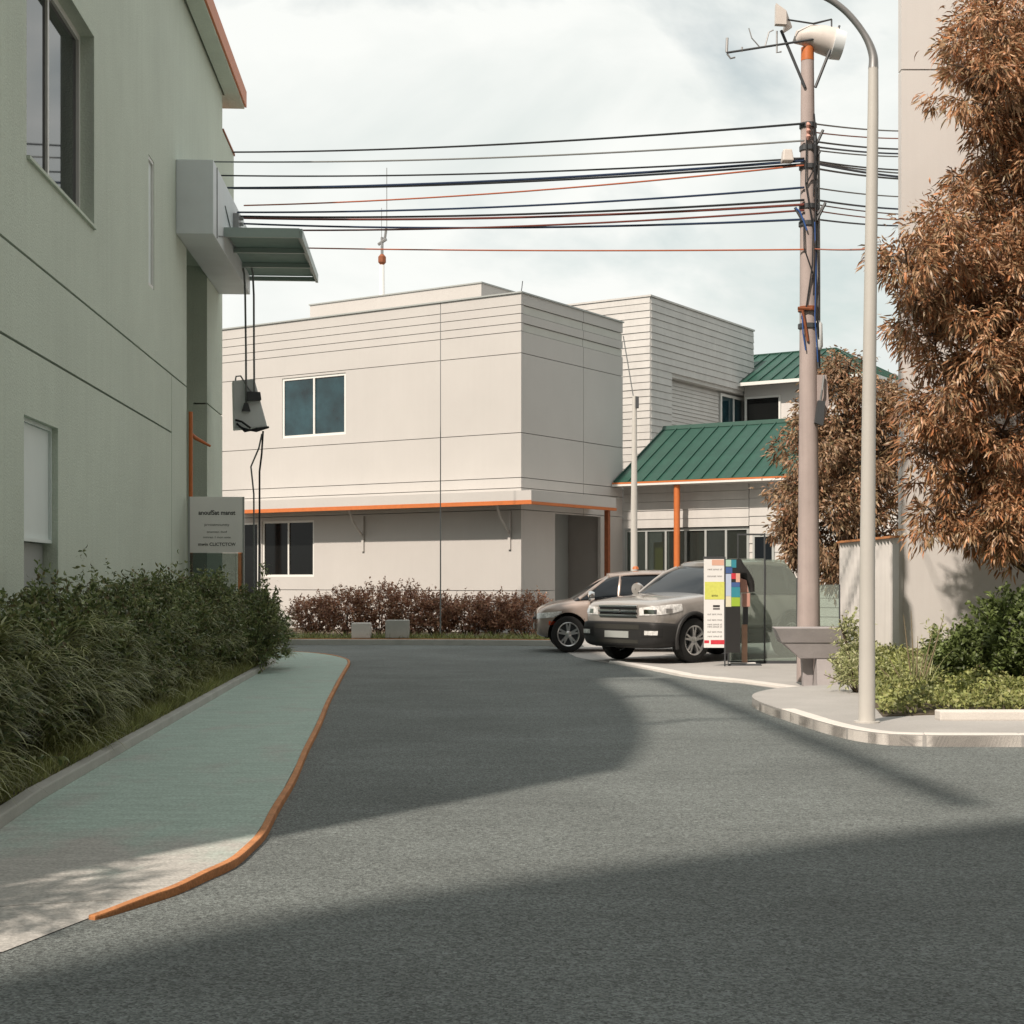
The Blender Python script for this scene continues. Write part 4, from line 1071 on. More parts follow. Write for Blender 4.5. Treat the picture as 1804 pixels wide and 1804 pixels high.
MB().hexa([(dx(1304), -.09, dz(1044)), (dx(1318), -.09, dz(1044)), (dx(1318), .04, dz(1044)), (dx(1304), .04, dz(1044))], [(dx(1301), -.09, dz(1018)), (dx(1314), -.09, dz(1022)), (dx(1314), .04, dz(1022)), (dx(1301), .04, dz(1018))]).build('nozzle', 'pink_box', ds, bevel=0.015)
hp = smooth_line([(dx(1298), 0, dz(986)), (dx(1303), 0, dz(1000)), (dx(1312), 0, dz(1012)), (dx(1322), 0, dz(1026)), (dx(1325), 0, dz(1043))], 4)
MB().tube(hp, [0.05+0.05*math.sin(math.pi*min(1, .15+i/len(hp))) for i in range(len(hp))], 10).build('hood', 'cladding', ds, smooth=True)

# ================================================================== TINTED GLASS SCREEN
gD = 26.75
gs = empty('glass_screen', ((1385-HX)/FPX*gD, gD, 0.008), 0, 'tall tinted glass screen with sloping corner behind the display sign', 'glass screen')
k3 = gD/FPX
def gx(px): return (px-1385)*k3
def gz_(py): return CAMH + (HY-py)*k3 - .008
def gpane(poly, m):
    nn_ = len(poly); vs = [(gx(a), -.006, gz_(b)) for a, b in poly] + [(gx(a), .006, gz_(b)) for a, b in poly]
    MB().add(vs, [tuple(range(nn_)), tuple(reversed(range(nn_, 2*nn_)))] + [(i, (i+1) % nn_, nn_+(i+1) % nn_, nn_+i) for i in range(nn_)]).build('pane', m, gs)
gpane([(1284, 1166), (1346, 1166), (1346, 984), (1284, 984)], 'screen_glass')
gpane([(1348, 1166), (1403, 1166), (1403, 1018), (1380, 986), (1348, 986)], 'screen_glass')
gpane([(1438, 1166), (1478, 1166), (1478, 1030), (1438, 1030)], 'screen_glass')
f_ = MB().box(gx(1345.8), gx(1348.2), -.02, .02, 0, gz_(940)).box(gx(1299), gx(1345.8), -.015, .015, gz_(943), gz_(940)).box(gx(1299), gx(1301), -.015, .015, gz_(984), gz_(943))
f_.box(gx(1403), gx(1406), -.02, .02, 0, gz_(1018)).box(gx(1435.5), gx(1437.8), -.02, .02, 0, gz_(1030)).box(gx(1282), gx(1284), -.02, .02, 0, gz_(984)).box(gx(1478), gx(1480), -.02, .02, 0, gz_(1030))
f_.box(gx(1284), gx(1478), -.02, .02, 0, .05)
f_.build('frame', 'dark_steel', gs)

# ================================================================== CONCRETE BLOCKS AT THE FAR KERB
for px, wpx, hpx, lb in ((637, 33, 27, 'smaller pale concrete block on the far kerb'), (700.5, 41, 32, 'larger grey concrete block on the far kerb')):
    D = 34.95; kk = D/FPX
    o = MB().box(-wpx*kk/2, wpx*kk/2, -.18, .18, 0, hpx*kk).build('concrete_block', 'kerb_pale' if wpx < 40 else 'kerb_grey', bevel=0.02)
    o.location = ((px-HX)/FPX*D, D, 0.145)
    tag(o, lb, 'block', 'concrete blocks on the far kerb')

# ================================================================== CARS
def evaluated(o):
    dg = bpy.context.evaluated_depsgraph_get()
    me = bpy.data.meshes.new_from_object(o.evaluated_get(dg))
    bpy.data.objects.remove(o)
    return me
def loft(stations, m, cuts, level=2, cap=True):
    """stations: list of (x, [(y, z)...half section from bottom centre to top centre])"""
    vs, fs = [], []
    nS, nP = len(stations), len(stations[0][1])
    full = []
    for x, half in stations:
        sec = [(x, y, z) for y, z in half] + [(x, -y, z) for y, z in reversed(half[1:-1])]
        full.append(sec); vs += sec
    n_ = len(full[0])
    for i in range(nS-1):
        for k_ in range(n_):
            fs.append((i*n_+k_, i*n_+(k_+1) % n_, (i+1)*n_+(k_+1) % n_, (i+1)*n_+k_))
    for s_ in (0, nS-1):     # cap by strips of quads
        b0 = s_*n_
        for k_ in range(nP-1):
            a, b = k_, k_+1; c, d = (n_-b) % n_, (n_-a) % n_
            q = []
            for e in (a, b, c, d):
                if b0+e not in q: q.append(b0+e)
            if len(q) > 2: fs.append(tuple(q))
    me = bpy.data.meshes.new('t'); me.from_pydata(vs, [], fs); me.validate()
    b = bmesh.new(); b.from_mesh(me); bmesh.ops.recalc_face_normals(b, faces=b.faces); b.to_mesh(me); b.free()
    o = bpy.data.objects.new('t', me); COL.objects.link(o)
    sb = o.modifiers.new('s', 'SUBSURF'); sb.levels = level; sb.render_levels = level
    tmp = []
    for (cx, cz, cr) in cuts:
        c = MB().lathe([(0.001, -2), (cr, -2), (cr, 2), (0.001, 2)], 'y', (cx, 0, cz), 40).build('cut', None)
        tmp.append(c)
        bo = o.modifiers.new('b', 'BOOLEAN'); bo.operation = 'DIFFERENCE'; bo.object = c; bo.solver = 'EXACT'
    res = evaluated(o)
    for c in tmp: bpy.data.objects.remove(c)
    res.materials.clear()
    res.polygons.foreach_set('use_smooth', [True]*len(res.polygons))
    res.set_sharp_from_angle(angle=R(38))
    return res
def half(W, zb, z1, z2, zt, crown=0.03):
    return [(0, zb), (W*.78, zb), (W*.965, zb+.07), (W, z1), (W*.985, z2), (W*.93, zt-.035), (W*.8, zt), (W*.42, zt+crown*.7), (0, zt+crown)]

def wheel(parent, x, y, r_, left=True, wid=0.21, rimcol='rim'):
    sgn = 1 if left else -1
    h = wid/2
    t = MB().lathe([(r_*.66, -h*.9), (r_*.9, -h), (r_*.975, -h*.86), (r_, -h*.6), (r_, h*.6), (r_*.975, h*.86), (r_*.9, h), (r_*.66, h*.9), (r_*.64, h*.6), (r_*.64, -h*.6), (r_*.66, -h*.9)], 'y', n=40).build('tyre', 'tyre', None, smooth=True)
    w_ = MB().lathe([(r_*.665, h*.93), (r_*.645, h*.96), (r_*.60, h*.86), (r_*.585, h*.4), (r_*.58, -h*.6)], 'y', n=36)
    for k_ in range(5):
        for da in (-0.17, 0.17):
            a0 = 2*math.pi*k_/5 + math.pi/2; a1 = a0 + da
            u0 = Vector((math.cos(a0+da*.6), 0, math.sin(a0+da*.6))); u1 = Vector((math.cos(a1), 0, math.sin(a1)))
            n0 = Vector((-u0.z, 0, u0.x)); n1 = Vector((-u1.z, 0, u1.x))
            A, B = u0*r_*.10, u1*r_*.60
            yo0, yo1 = Vector((0, h*.80, 0)), Vector((0, h*.88, 0)); bk_ = Vector((0, h*.35, 0))
            w_.hexa([A-n0*.026+bk_, A+n0*.026+bk_, B+n1*.020+bk_, B-n1*.020+bk_], [A-n0*.022+yo0, A+n0*.022+yo0, B+n1*.014+yo1, B-n1*.014+yo1])
    w_.lathe([(0.001, h*.93), (r_*.13, h*.9), (r_*.19, h*.78), (r_*.19, h*.3)], 'y', n=20)
    rim = w_.build('rim', rimcol, None, smooth=True)
    dsk = MB().lathe([(0.001, h*.1), (r_*.57, h*.1), (r_*.57, -h*.1), (0.001, -h*.1)], 'y', n=28).build('brake_disc', 'dark_steel', None)
    hubo = t; hubo.name = 'wheel'
    t.parent = parent; t.location = (x, y, r_)
    if not left: t.rotation_euler = (0, 0, math.pi)
    for q in (rim, dsk): q.parent = t
    return t

def quad_panel(name, pts, m, parent, th=0.012):
    """thin plate through 4+ points, thickened along its normal"""
    P_ = [Vector(p) for p in pts]; nn_ = len(P_)
    nv = Vector((0, 0, 0))
    for i in range(nn_):
        a, b = P_[i], P_[(i+1) % nn_]; nv += Vector(((a.y-b.y)*(a.z+b.z), (a.z-b.z)*(a.x+b.x), (a.x-b.x)*(a.y+b.y)))
    nv.normalize()
    vs = [p + nv*th/2 for p in P_] + [p - nv*th/2 for p in P_]
    return MB().add(vs, [tuple(range(nn_)), tuple(reversed(range(nn_, 2*nn_)))] + [(i, (i+1) % nn_, nn_+(i+1) % nn_, nn_+i) for i in range(nn_)]).build(name, m, parent)

from mathutils.bvhtree import BVHTree
def bvh_of(o):
    me = o.data
    return BVHTree.FromPolygons([v.co.copy() for v in me.vertices], [tuple(p.vertices) for p in me.polygons])
def wrap(bv, rays, nu, nv, name, m, parent, off=0.008):
    """skin patch laid on a body: rays is a list of nu*nv (origin, direction); missing hits reuse the previous one"""
    vs = []; last = None
    for o_, d_ in rays:
        h = bv.ray_cast(Vector(o_), Vector(d_).normalized())
        if h[0] is not None: last = h[0] - Vector(d_).normalized()*off
        vs.append(last)
    n_ = len(vs); bk = [v_ + Vector(r_[1]).normalized()*(off+.02) for v_, r_ in zip(vs, rays)]
    fs = [(i*nv+j, (i+1)*nv+j, (i+1)*nv+j+1, i*nv+j+1) for i in range(nu-1) for j in range(nv-1)]
    rim_ = [i*nv for i in range(nu)] + [(nu-1)*nv+j for j in range(1, nv)] + [i*nv+nv-1 for i in range(nu-2, -1, -1)] + [j for j in range(nv-2, 0, -1)]
    fs += [(rim_[k_], rim_[(k_+1) % len(rim_)], n_+rim_[(k_+1) % len(rim_)], n_+rim_[k_]) for k_ in range(len(rim_))]
    return MB().add(vs + bk, fs).build(name, m, parent, smooth=True)
def headlight(bv, parent, sy, cx, cy, a0, a1, zlo, zhi, name='headlight', m='lamp_glass', off=.010):
    nu, nv = 14, 6; rays = []
    for i in range(nu):
        u = i/(nu-1); a = R(a0 + (a1-a0)*u)
        d_ = Vector((math.cos(a), sy*math.sin(a), 0))
        z0, z1 = zlo(u), zhi(u)
        for j in range(nv):
            z_ = z0 + (z1-z0)*j/(nv-1)
            rays.append((Vector((cx, sy*cy, z_)) + d_*3, -d_))
    return wrap(bv, rays, nu, nv, name, m, parent, off)
def front_line(bv, y0, y1, z_, r_, name, m, parent, off=.012, n=13):
    pts = []
    for i in range(n):
        y = y0 + (y1-y0)*i/(n-1)
        h = bv.ray_cast(Vector((4, y, z_)), Vector((-1, 0, 0)))
        if h[0] is not None: pts.append(h[0] + Vector((off, 0, 0)))
    return MB().tube(pts, r_, 8).build(name, m, parent, smooth=True)
def front_patch(bv, y0, y1, z0, z1, name, m, parent, off=.006, nu=13, nv=5):
    rays = [((4, y0+(y1-y0)*i/(nu-1), z0+(z1-z0)*j/(nv-1)), (-1, 0, 0)) for i in range(nu) for j in range(nv)]
    return wrap(bv, rays, nu, nv, name, m, parent, off)
def side_line(bv, pts, sy, name, m, parent, r_=.006):
    out = []
    for x, z_ in pts:
        h = bv.ray_cast(Vector((x, sy*3, z_)), Vector((0, -sy, 0)))
        if h[0] is not None: out.append(h[0])
    return MB().tube(out, r_, 5).build(name, m, parent)

def make_suv(loc, rz):
    c = empty('parked_car', loc, rz, 'metallic grey sport utility car with black lower cladding beside the display sign', 'car', 'cars parked at the forecourt')
    ax, rw_ = 1.30, 0.375
    cut = [(ax, rw_, 0.455), (-ax, rw_, 0.455)]
    st = [(2.17, half(.66, .56, .68, .80, .93, .02)), (2.14, half(.78, .54, .70, .84, .985, .025)), (2.02, half(.855, .50, .72, .90, 1.03)), (1.65, half(.90, .48, .75, .96, 1.075)),
          (1.15, half(.915, .48, .78, 1.0, 1.12)), (.80, half(.915, .48, .80, 1.02, 1.15)), (0.0, half(.915, .48, .80, 1.03, 1.15)), (-1.0, half(.915, .48, .80, 1.03, 1.15)), (-1.8, half(.90, .48, .80, 1.02, 1.13)),
          (-2.12, half(.87, .52, .8, 1.0, 1.10)), (-2.2, half(.76, .58, .8, .98, 1.05))]
    body = link_mesh('body', loft(st, None, cut), 'suv_paint', c)
    bv = bvh_of(body)
    def lowhalf(W, zb, zt): return [(0, zb), (W*.8, zb), (W*.97, zb+.06), (W, zb+.16), (W, zt-.05), (W*.985, zt), (W*.8, zt+.01), (0, zt+.01)]
    st = [(2.21, lowhalf(.68, .32, .66)), (2.19, lowhalf(.80, .27, .68)), (2.06, lowhalf(.89, .24, .68)), (1.70, lowhalf(.93, .24, .66)), (1.0, lowhalf(.935, .25, .55)), (.7, lowhalf(.935, .26, .50)), (-.7, lowhalf(.935, .26, .50)),
          (-1.0, lowhalf(.935, .25, .55)), (-1.7, lowhalf(.93, .26, .62)), (-2.14, lowhalf(.87, .30, .64)), (-2.24, lowhalf(.74, .35, .62))]
    cl_ = link_mesh('cladding', loft(st, None, [(ax, rw_, 0.425), (-ax, rw_, 0.425)]), 'cladding', c)
    bl_ = bvh_of(cl_)
    for sx in (1, -1):
        for sy in (1, -1):
            arc = [(sx*ax + .45*math.cos(a), sy*.912, rw_ + .45*math.sin(a)) for a in np.linspace(-.3, math.pi+.3, 22)]
            MB().tube(arc, 0.034, 8).build('arch_flare', 'cladding', cl_, smooth=True)
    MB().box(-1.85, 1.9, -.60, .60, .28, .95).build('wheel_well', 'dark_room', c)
    def ch(W0_, W1, z0, z1): return [(0, z0), (W0_*.9, z0), (W0_, z0+.02), (W0_*.55+W1*.45, z0*.55+z1*.45), (W1, z1-.05), (W1*.86, z1), (0, z1+.015)]
    st = [(.95, ch(.82, .78, 1.06, 1.12)), (.90, ch(.84, .78, 1.08, 1.16)), (.52, ch(.86, .74, 1.10, 1.41)), (.12, ch(.87, .68, 1.11, 1.63)), (-.3, ch(.87, .67, 1.11, 1.68)), (-1.2, ch(.87, .66, 1.11, 1.68)), (-1.75, ch(.85, .64, 1.11, 1.62)), (-2.10, ch(.81, .69, 1.09, 1.22))]
    cab = link_mesh('cabin_glass', loft(st, None, [], 2), 'glass', c)
    bc = bvh_of(cab)
    st = [(.14, [(0, 1.59), (.5, 1.59), (.655, 1.58), (.64, 1.64), (.45, 1.675), (0, 1.69)]), (-.3, [(0, 1.63), (.5, 1.63), (.69, 1.61), (.67, 1.70), (.45, 1.735), (0, 1.745)]),
          (-1.2, [(0, 1.63), (.5, 1.63), (.68, 1.61), (.66, 1.695), (.45, 1.73), (0, 1.74)]), (-1.88, [(0, 1.56), (.5, 1.56), (.65, 1.55), (.63, 1.62), (.45, 1.66), (0, 1.67)])]
    link_mesh('roof', loft(st, None, [], 2), 'suv_paint', c)
    def pillar(pts, sy, r_, m):
        out = []
        for x, z_ in pts:
            h = bc.ray_cast(Vector((x, sy*3, z_)), Vector((0, -sy, 0)))
            if h[0] is not None: out.append(h[0] + Vector((0, -sy*r_*.45, 0)))
        if len(out) > 1: MB().tube(out, r_, 8).build('pillar', m, c, smooth=True)
    for sy in (1, -1):
        pillar([(.80, 1.13), (.66, 1.24), (.50, 1.36), (.34, 1.47), (.16, 1.58)], sy, .042, 'suv_paint')
        pillar([(-.36, 1.13), (-.38, 1.3), (-.40, 1.45), (-.42, 1.60)], sy, .045, 'cladding')
        pillar([(-1.30, 1.13), (-1.33, 1.3), (-1.36, 1.45), (-1.4, 1.60)], sy, .045, 'cladding')
        pillar([(-1.72, 1.13), (-1.76, 1.3), (-1.78, 1.45), (-1.8, 1.54)], sy, .10, 'suv_paint')
        mb_ = MB().lathe([(0.01, -.08), (.08, -.07), (.115, 0), (.105, .06), (.01, .065)], 'x', (.60, sy*1.02, 1.21), 14)
        mr_ = mb_.build('mirror', 'suv_paint', c, smooth=True)
        MB().tube([(.58, sy*.86, 1.14), (.58, sy*.97, 1.17)], .03, 6).build('mirror_arm', 'cladding', mr_)
        hl = headlight(bv, c, sy, 1.55, .42, 5, 86, lambda u: .79 + .085*u*u, lambda u: .915 + .045*min(1, u*1.6) + .02*u)
        headlight(bv, hl, sy, 1.55, .42, 14, 34, lambda u: .82, lambda u: .89, 'reflector', 'chrome', .016)
        headlight(bv, hl, sy, 1.55, .42, 48, 60, lambda u: .835, lambda u: .905, 'reflector', 'rim', .016)
        headlight(bl_, cl_, sy, 1.6, .40, 20, 40, lambda u: .475, lambda u: .545, 'fog_lamp', 'lamp_glass', .014)
        headlight(bl_, cl_, sy, 1.6, .40, 14, 47, lambda u: .44, lambda u: .585, 'fog_surround', 'tyre', .006)
        side_line(bv, [(.78, 1.08), (.80, .8), (.70, .55), (.66, .5)], sy, 'door_seam', 'dark_room', body)
        side_line(bv, [(-.36, 1.08), (-.36, .8), (-.36, .52)], sy, 'door_seam', 'dark_room', body)
        wheel(c, ax, sy*.815, rw_, sy > 0); wheel(c, -ax, sy*.815, rw_, sy > 0)
        quad_panel('door_handle', [(-.2, sy*.93, .98), (.0, sy*.93, .98), (.0, sy*.93, 1.01), (-.2, sy*.93, 1.01)], 'suv_paint', c, .03)
    gr = front_patch(bv, -.43, .43, .775, .945, 'grille', 'cladding', c)
    for z_, r_ in ((.785, .022), (.86, .028), (.935, .022)):
        front_line(bv, -.43, .43, z_, r_, 'bar', 'chrome', gr)
    front_line(bv, -.07, .07, .86, .036, 'badge', 'chrome', gr, .02, 5)
    front_line(bl_, -.80, .80, .69, .02, 'bumper_trim', 'cladding', cl_, .0)
    front_patch(bl_, -.27, .27, .42, .53, 'number_plate', 'frame_grey', c, .012)
    front_patch(bl_, -.50, .50, .56, .64, 'air_intake', 'dark_room', c, .005)
    front_patch(bl_, -.48, .48, .33, .39, 'air_intake', 'dark_room', c, .005)
    return c

def make_wagon(loc, rz):
    c = empty('parked_car', loc, rz, 'taupe estate car with orange sill stripe parked behind the grey one', 'car', 'cars parked at the forecourt')
    ax, rw_ = 1.30, 0.335
    cut = [(ax, rw_, 0.40), (-ax, rw_, 0.40)]
    st = [(1.93, half(.58, .36, .5, .62, .70, .02)), (1.90, half(.72, .30, .52, .68, .77)), (1.76, half(.80, .26, .54, .74, .85)), (1.45, half(.85, .24, .56, .80, .93)), (1.0, half(.865, .23, .58, .84, .985)), (.5, half(.87, .23, .58, .86, 1.0)),
          (-.5, half(.87, .23, .58, .86, 1.0)), (-1.6, half(.86, .24, .58, .86, 1.0)), (-2.1, half(.82, .30, .6, .85, .97)), (-2.2, half(.72, .36, .6, .82, .92))]
    body = link_mesh('body', loft(st, None, cut), 'wagon_paint', c); bv = bvh_of(body)
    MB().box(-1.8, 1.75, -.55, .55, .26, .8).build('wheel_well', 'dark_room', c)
    def ch(W0_, W1, z0, z1): return [(0, z0), (W0_*.9, z0), (W0_, z0+.02), (W0_*.55+W1*.45, z0*.55+z1*.45), (W1, z1-.05), (W1*.86, z1), (0, z1+.015)]
    st = [(1.22, ch(.76, .72, .90, .97)), (1.15, ch(.79, .72, .93, 1.01)), (.75, ch(.81, .67, .95, 1.25)), (.35, ch(.82, .62, .96, 1.43)), (-.2, ch(.82, .62, .96, 1.475)), (-1.2, ch(.82, .62, .96, 1.465)), (-1.85, ch(.80, .6, .95, 1.40)), (-2.12, ch(.77, .64, .93, 1.05))]
    cab = link_mesh('cabin_glass', loft(st, None, [], 2), 'glass', c); bc = bvh_of(cab)
    st = [(.50, [(0, 1.37), (.45, 1.37), (.63, 1.355), (.62, 1.41), (.42, 1.445), (0, 1.455)]), (-.1, [(0, 1.43), (.45, 1.43), (.655, 1.405), (.63, 1.48), (.42, 1.515), (0, 1.525)]),
          (-1.2, [(0, 1.42), (.45, 1.42), (.655, 1.395), (.63, 1.47), (.42, 1.505), (0, 1.515)]), (-1.95, [(0, 1.33), (.45, 1.33), (.62, 1.32), (.60, 1.4), (.42, 1.43), (0, 1.44)])]
    link_mesh('roof', loft(st, None, [], 2), 'wagon_paint', c)
    for sy in (1, -1):
        for pts, r_ in (([(1.08, .97), (.92, 1.07), (.75, 1.19), (.58, 1.30), (.42, 1.39)], .04), ([(.30, .99), (.28, 1.15), (.26, 1.28), (.24, 1.40)], .034), ([(-.75, .99), (-.78, 1.15), (-.82, 1.28), (-.86, 1.39)], .062), ([(-1.7, .99), (-1.74, 1.12), (-1.78, 1.25), (-1.82, 1.34)], .09)):
            out = []
            for x, z_ in pts:
                h = bc.ray_cast(Vector((x, sy*3, z_)), Vector((0, -sy, 0)))
                if h[0] is not None: out.append(h[0] + Vector((0, -sy*r_*.45, 0)))
            if len(out) > 1: MB().tube(out, r_, 8).build('pillar', 'wagon_paint', c, smooth=True)
        side_line(bv, [(1.0, .93), (.98, .6), (.92, .32)], sy, 'door_seam', 'dark_room', body)
        side_line(bv, [(.28, .95), (.28, .6), (.28, .32)], sy, 'door_seam', 'dark_room', body)
        m_ = MB().lathe([(0.01, -.08), (.075, -.07), (.105, 0), (.095, .05), (.01, .06)], 'x', (.86, sy*.95, 1.03), 14).build('mirror', 'chrome', c, smooth=True)
        MB().tube([(.84, sy*.82, .97), (.84, sy*.92, 1.0)], .03, 6).build('mirror_arm', 'wagon_paint', m_)
        quad_panel('sill_stripe', [(.86, sy*.885, .27), (-.86, sy*.885, .27), (-.86, sy*.885, .34), (.86, sy*.885, .34)], 'orange', c, .02)
        headlight(bv, c, sy, 1.35, .38, 52, 74, lambda u: .50, lambda u: .575, 'indicator', 'amber', .014)
        headlight(bv, c, sy, 1.35, .38, 8, 80, lambda u: .60 + .06*u, lambda u: .70 + .06*u)
        wheel(c, ax, sy*.765, rw_, sy > 0, .20); wheel(c, -ax, sy*.765, rw_, sy > 0, .20)
        quad_panel('door_handle', [(.36, sy*.88, .86), (.52, sy*.88, .86), (.52, sy*.88, .885), (.36, sy*.88, .885)], 'wagon_paint', c, .03)
    text('lettering', 'TGF', 0.17, 'ink', c, (.28, .886, .76), (R(90), 0, math.pi), 0.002, 1.0)
    MB().tube([(1.93, -.35, .62), (1.955, 0, .62), (1.93, .35, .62)], .03, 8).build('grille', 'cladding', c)
    quad_panel('number_plate', [(1.955, -.22, .42), (1.955, .22, .42), (1.955, .22, .52), (1.955, -.22, .52)], 'kerb_grey', c, .02)
    MB().lathe([(0.01, .06), (.05, .05), (.07, 0)], 'z', (-.1, .2, 1.525), 12).build('roof_beacon', 'orange', c)
    return c
hd = Vector((-.74, -.67, 0)).normalized(); lf = Vector((-hd.y, hd.x, 0))
lfw = Vector((3.22, 27.0, 0))
cen = lfw - hd*1.30*1.09 - lf*0.815*1.09
make_suv((cen.x, cen.y, 0.008), math.atan2(hd.y, hd.x)).scale = (1.09, 1.09, 1.09)
make_wagon((2.50, 31.75, 0.004), math.atan2(-0.015, -1)).scale = (1.04, 1.06, 1.13)

# ================================================================== VEGETATION
def A3(v): return np.array(v, float)
# large brown-leaved tree at right
def brown_tree(name, label, base, blobs, trunk_r, leafm, per, nleaf, Lr, Wr, spread):
    t = empty(name, base, 0, label, 'tree')
    b0 = Vector(base)
    bl = [(Vector(c)-b0, r_) for c, r_ in blobs]
    p, d = clumps([(tuple(c), r_) for c, r_ in bl], per, nleaf, spread, 0.32, 0.75)
    n_ = len(p)
    leaves('crown', p, d, rng.uniform(*Lr, n_), rng.uniform(*Wr, n_), leafm, t, 0.22, 0.3)
    top = max(c.z for c, r_ in bl)
    tm = MB().tube([(0, 0, -.05), (0.05, 0.03, top*.25), (-.03, 0, top*.5), (0.02, .02, top*.75), (0, 0, top)], [trunk_r, trunk_r*.85, trunk_r*.65, trunk_r*.4, .02], 10)
    for c, r_ in bl:
        z0 = max(0.3, c.z - 0.35*math.hypot(c.x, c.y) - .35)
        tm.tube([(0, 0, z0), (c.x*.5, c.y*.5, (z0+c.z)/2 + .08), tuple(c)], [trunk_r*.35, trunk_r*.22, .012], 6)
        for k_ in range(6):
            u = nrm(rng.normal(size=(1, 3)))[0]*r_*.85
            tm.tube([tuple(c), tuple(c + Vector(u)*.5 + Vector((0, 0, .05))), tuple(c + Vector(u))], [.02, .013, .006], 5)
    tm.build('trunk', 'bark', t, smooth=True)
    return t
TD = 22.0
bl = []
for px, py, rp_, dd in ((1765, 60, 95, 0), (1725, 135, 78, -.3), (1805, 170, 105, .2), (1730, 222, 60, 0), (1860, 40, 140, .6), (1910, 170, 170, .3), (1712, 55, 48, .2),
                    (1750, 395, 100, 0), (1655, 415, 72, -.5), (1598, 462, 48, -.9), (1800, 340, 110, .3), (1690, 500, 95, -.2), (1645, 590, 70, .1), (1780, 520, 125, .2), (1725, 640, 112, -.2), (1860, 600, 170, .5), (1910, 360, 170, .5),
                    (1615, 530, 45, -.4), (1660, 715, 78, .1), (1765, 760, 105, 0), (1632, 800, 48, -.1), (1700, 840, 84, .2), (1795, 880, 85, 0), (1648, 912, 42, 0), (1890, 800, 150, .5), (1795, 975, 42, .1), (1755, 940, 46, -.2), (1625, 720, 40, .2), (1700, 920, 45, .1)):
    c = P(px, py, TD+dd*1.3); bl.append((c, rp_/FPX*TD))
tb_ = ((1860-HX)/FPX*TD, TD+.4, 0.11)
brown_tree('brown_tree', 'large tree with drooping brown and rust leaves beside the street lamp', tb_, bl, 0.16, 'leaf_brown', 4.0, 85, (0.10, 0.18), (0.028, 0.034), 0.095)
bl = []
MD = 30.4
for px, py, rp_, dd in ((1497, 648, 34, 0), (1475, 715, 62, .2), (1540, 715, 52, 0), (1432, 800, 66, -.3), (1500, 815, 88, 0), (1412, 880, 52, 0), (1460, 925, 78, -.3), (1540, 900, 70, .3), (1418, 955, 42, .2), (1485, 1000, 56, 0), (1565, 790, 50, .3), (1390, 935, 32, 0), (1545, 985, 50, .2), (1425, 735, 34, .2), (1465, 660, 25, .1), (1580, 730, 40, .2)):
    bl.append((P(px, py, MD+dd), rp_/FPX*MD))
brown_tree('bronze_tree', 'mid-distance tree with dense rust brown crown behind the utility pole', ((1488-HX)/FPX*MD, MD, 0.0), bl, 0.13, 'leaf_brown_far', 6.5, 60, (0.09, 0.15), (0.03, 0.05), 0.10)

# small unseen tree added left of the frame to dapple the near sidewalk
bl = [(Vector((-3.55 + dx_, 4.95 + dy_, z_)), r_) for dx_, dy_, z_, r_ in ((0, 0, 2.3, .38), (.25, .2, 1.9, .30), (-.3, .25, 2.1, .34), (.1, .45, 2.6, .28), (-.15, -.3, 1.8, .3))]
brown_tree('unseen_shade_tree', 'small unseen tree added left of the viewpoint to dapple the sidewalk', (-3.55, 4.95, 0.03), bl, 0.045, 'leaf_hedge', 9, 30, (0.07, 0.12), (0.025, 0.04), 0.07)
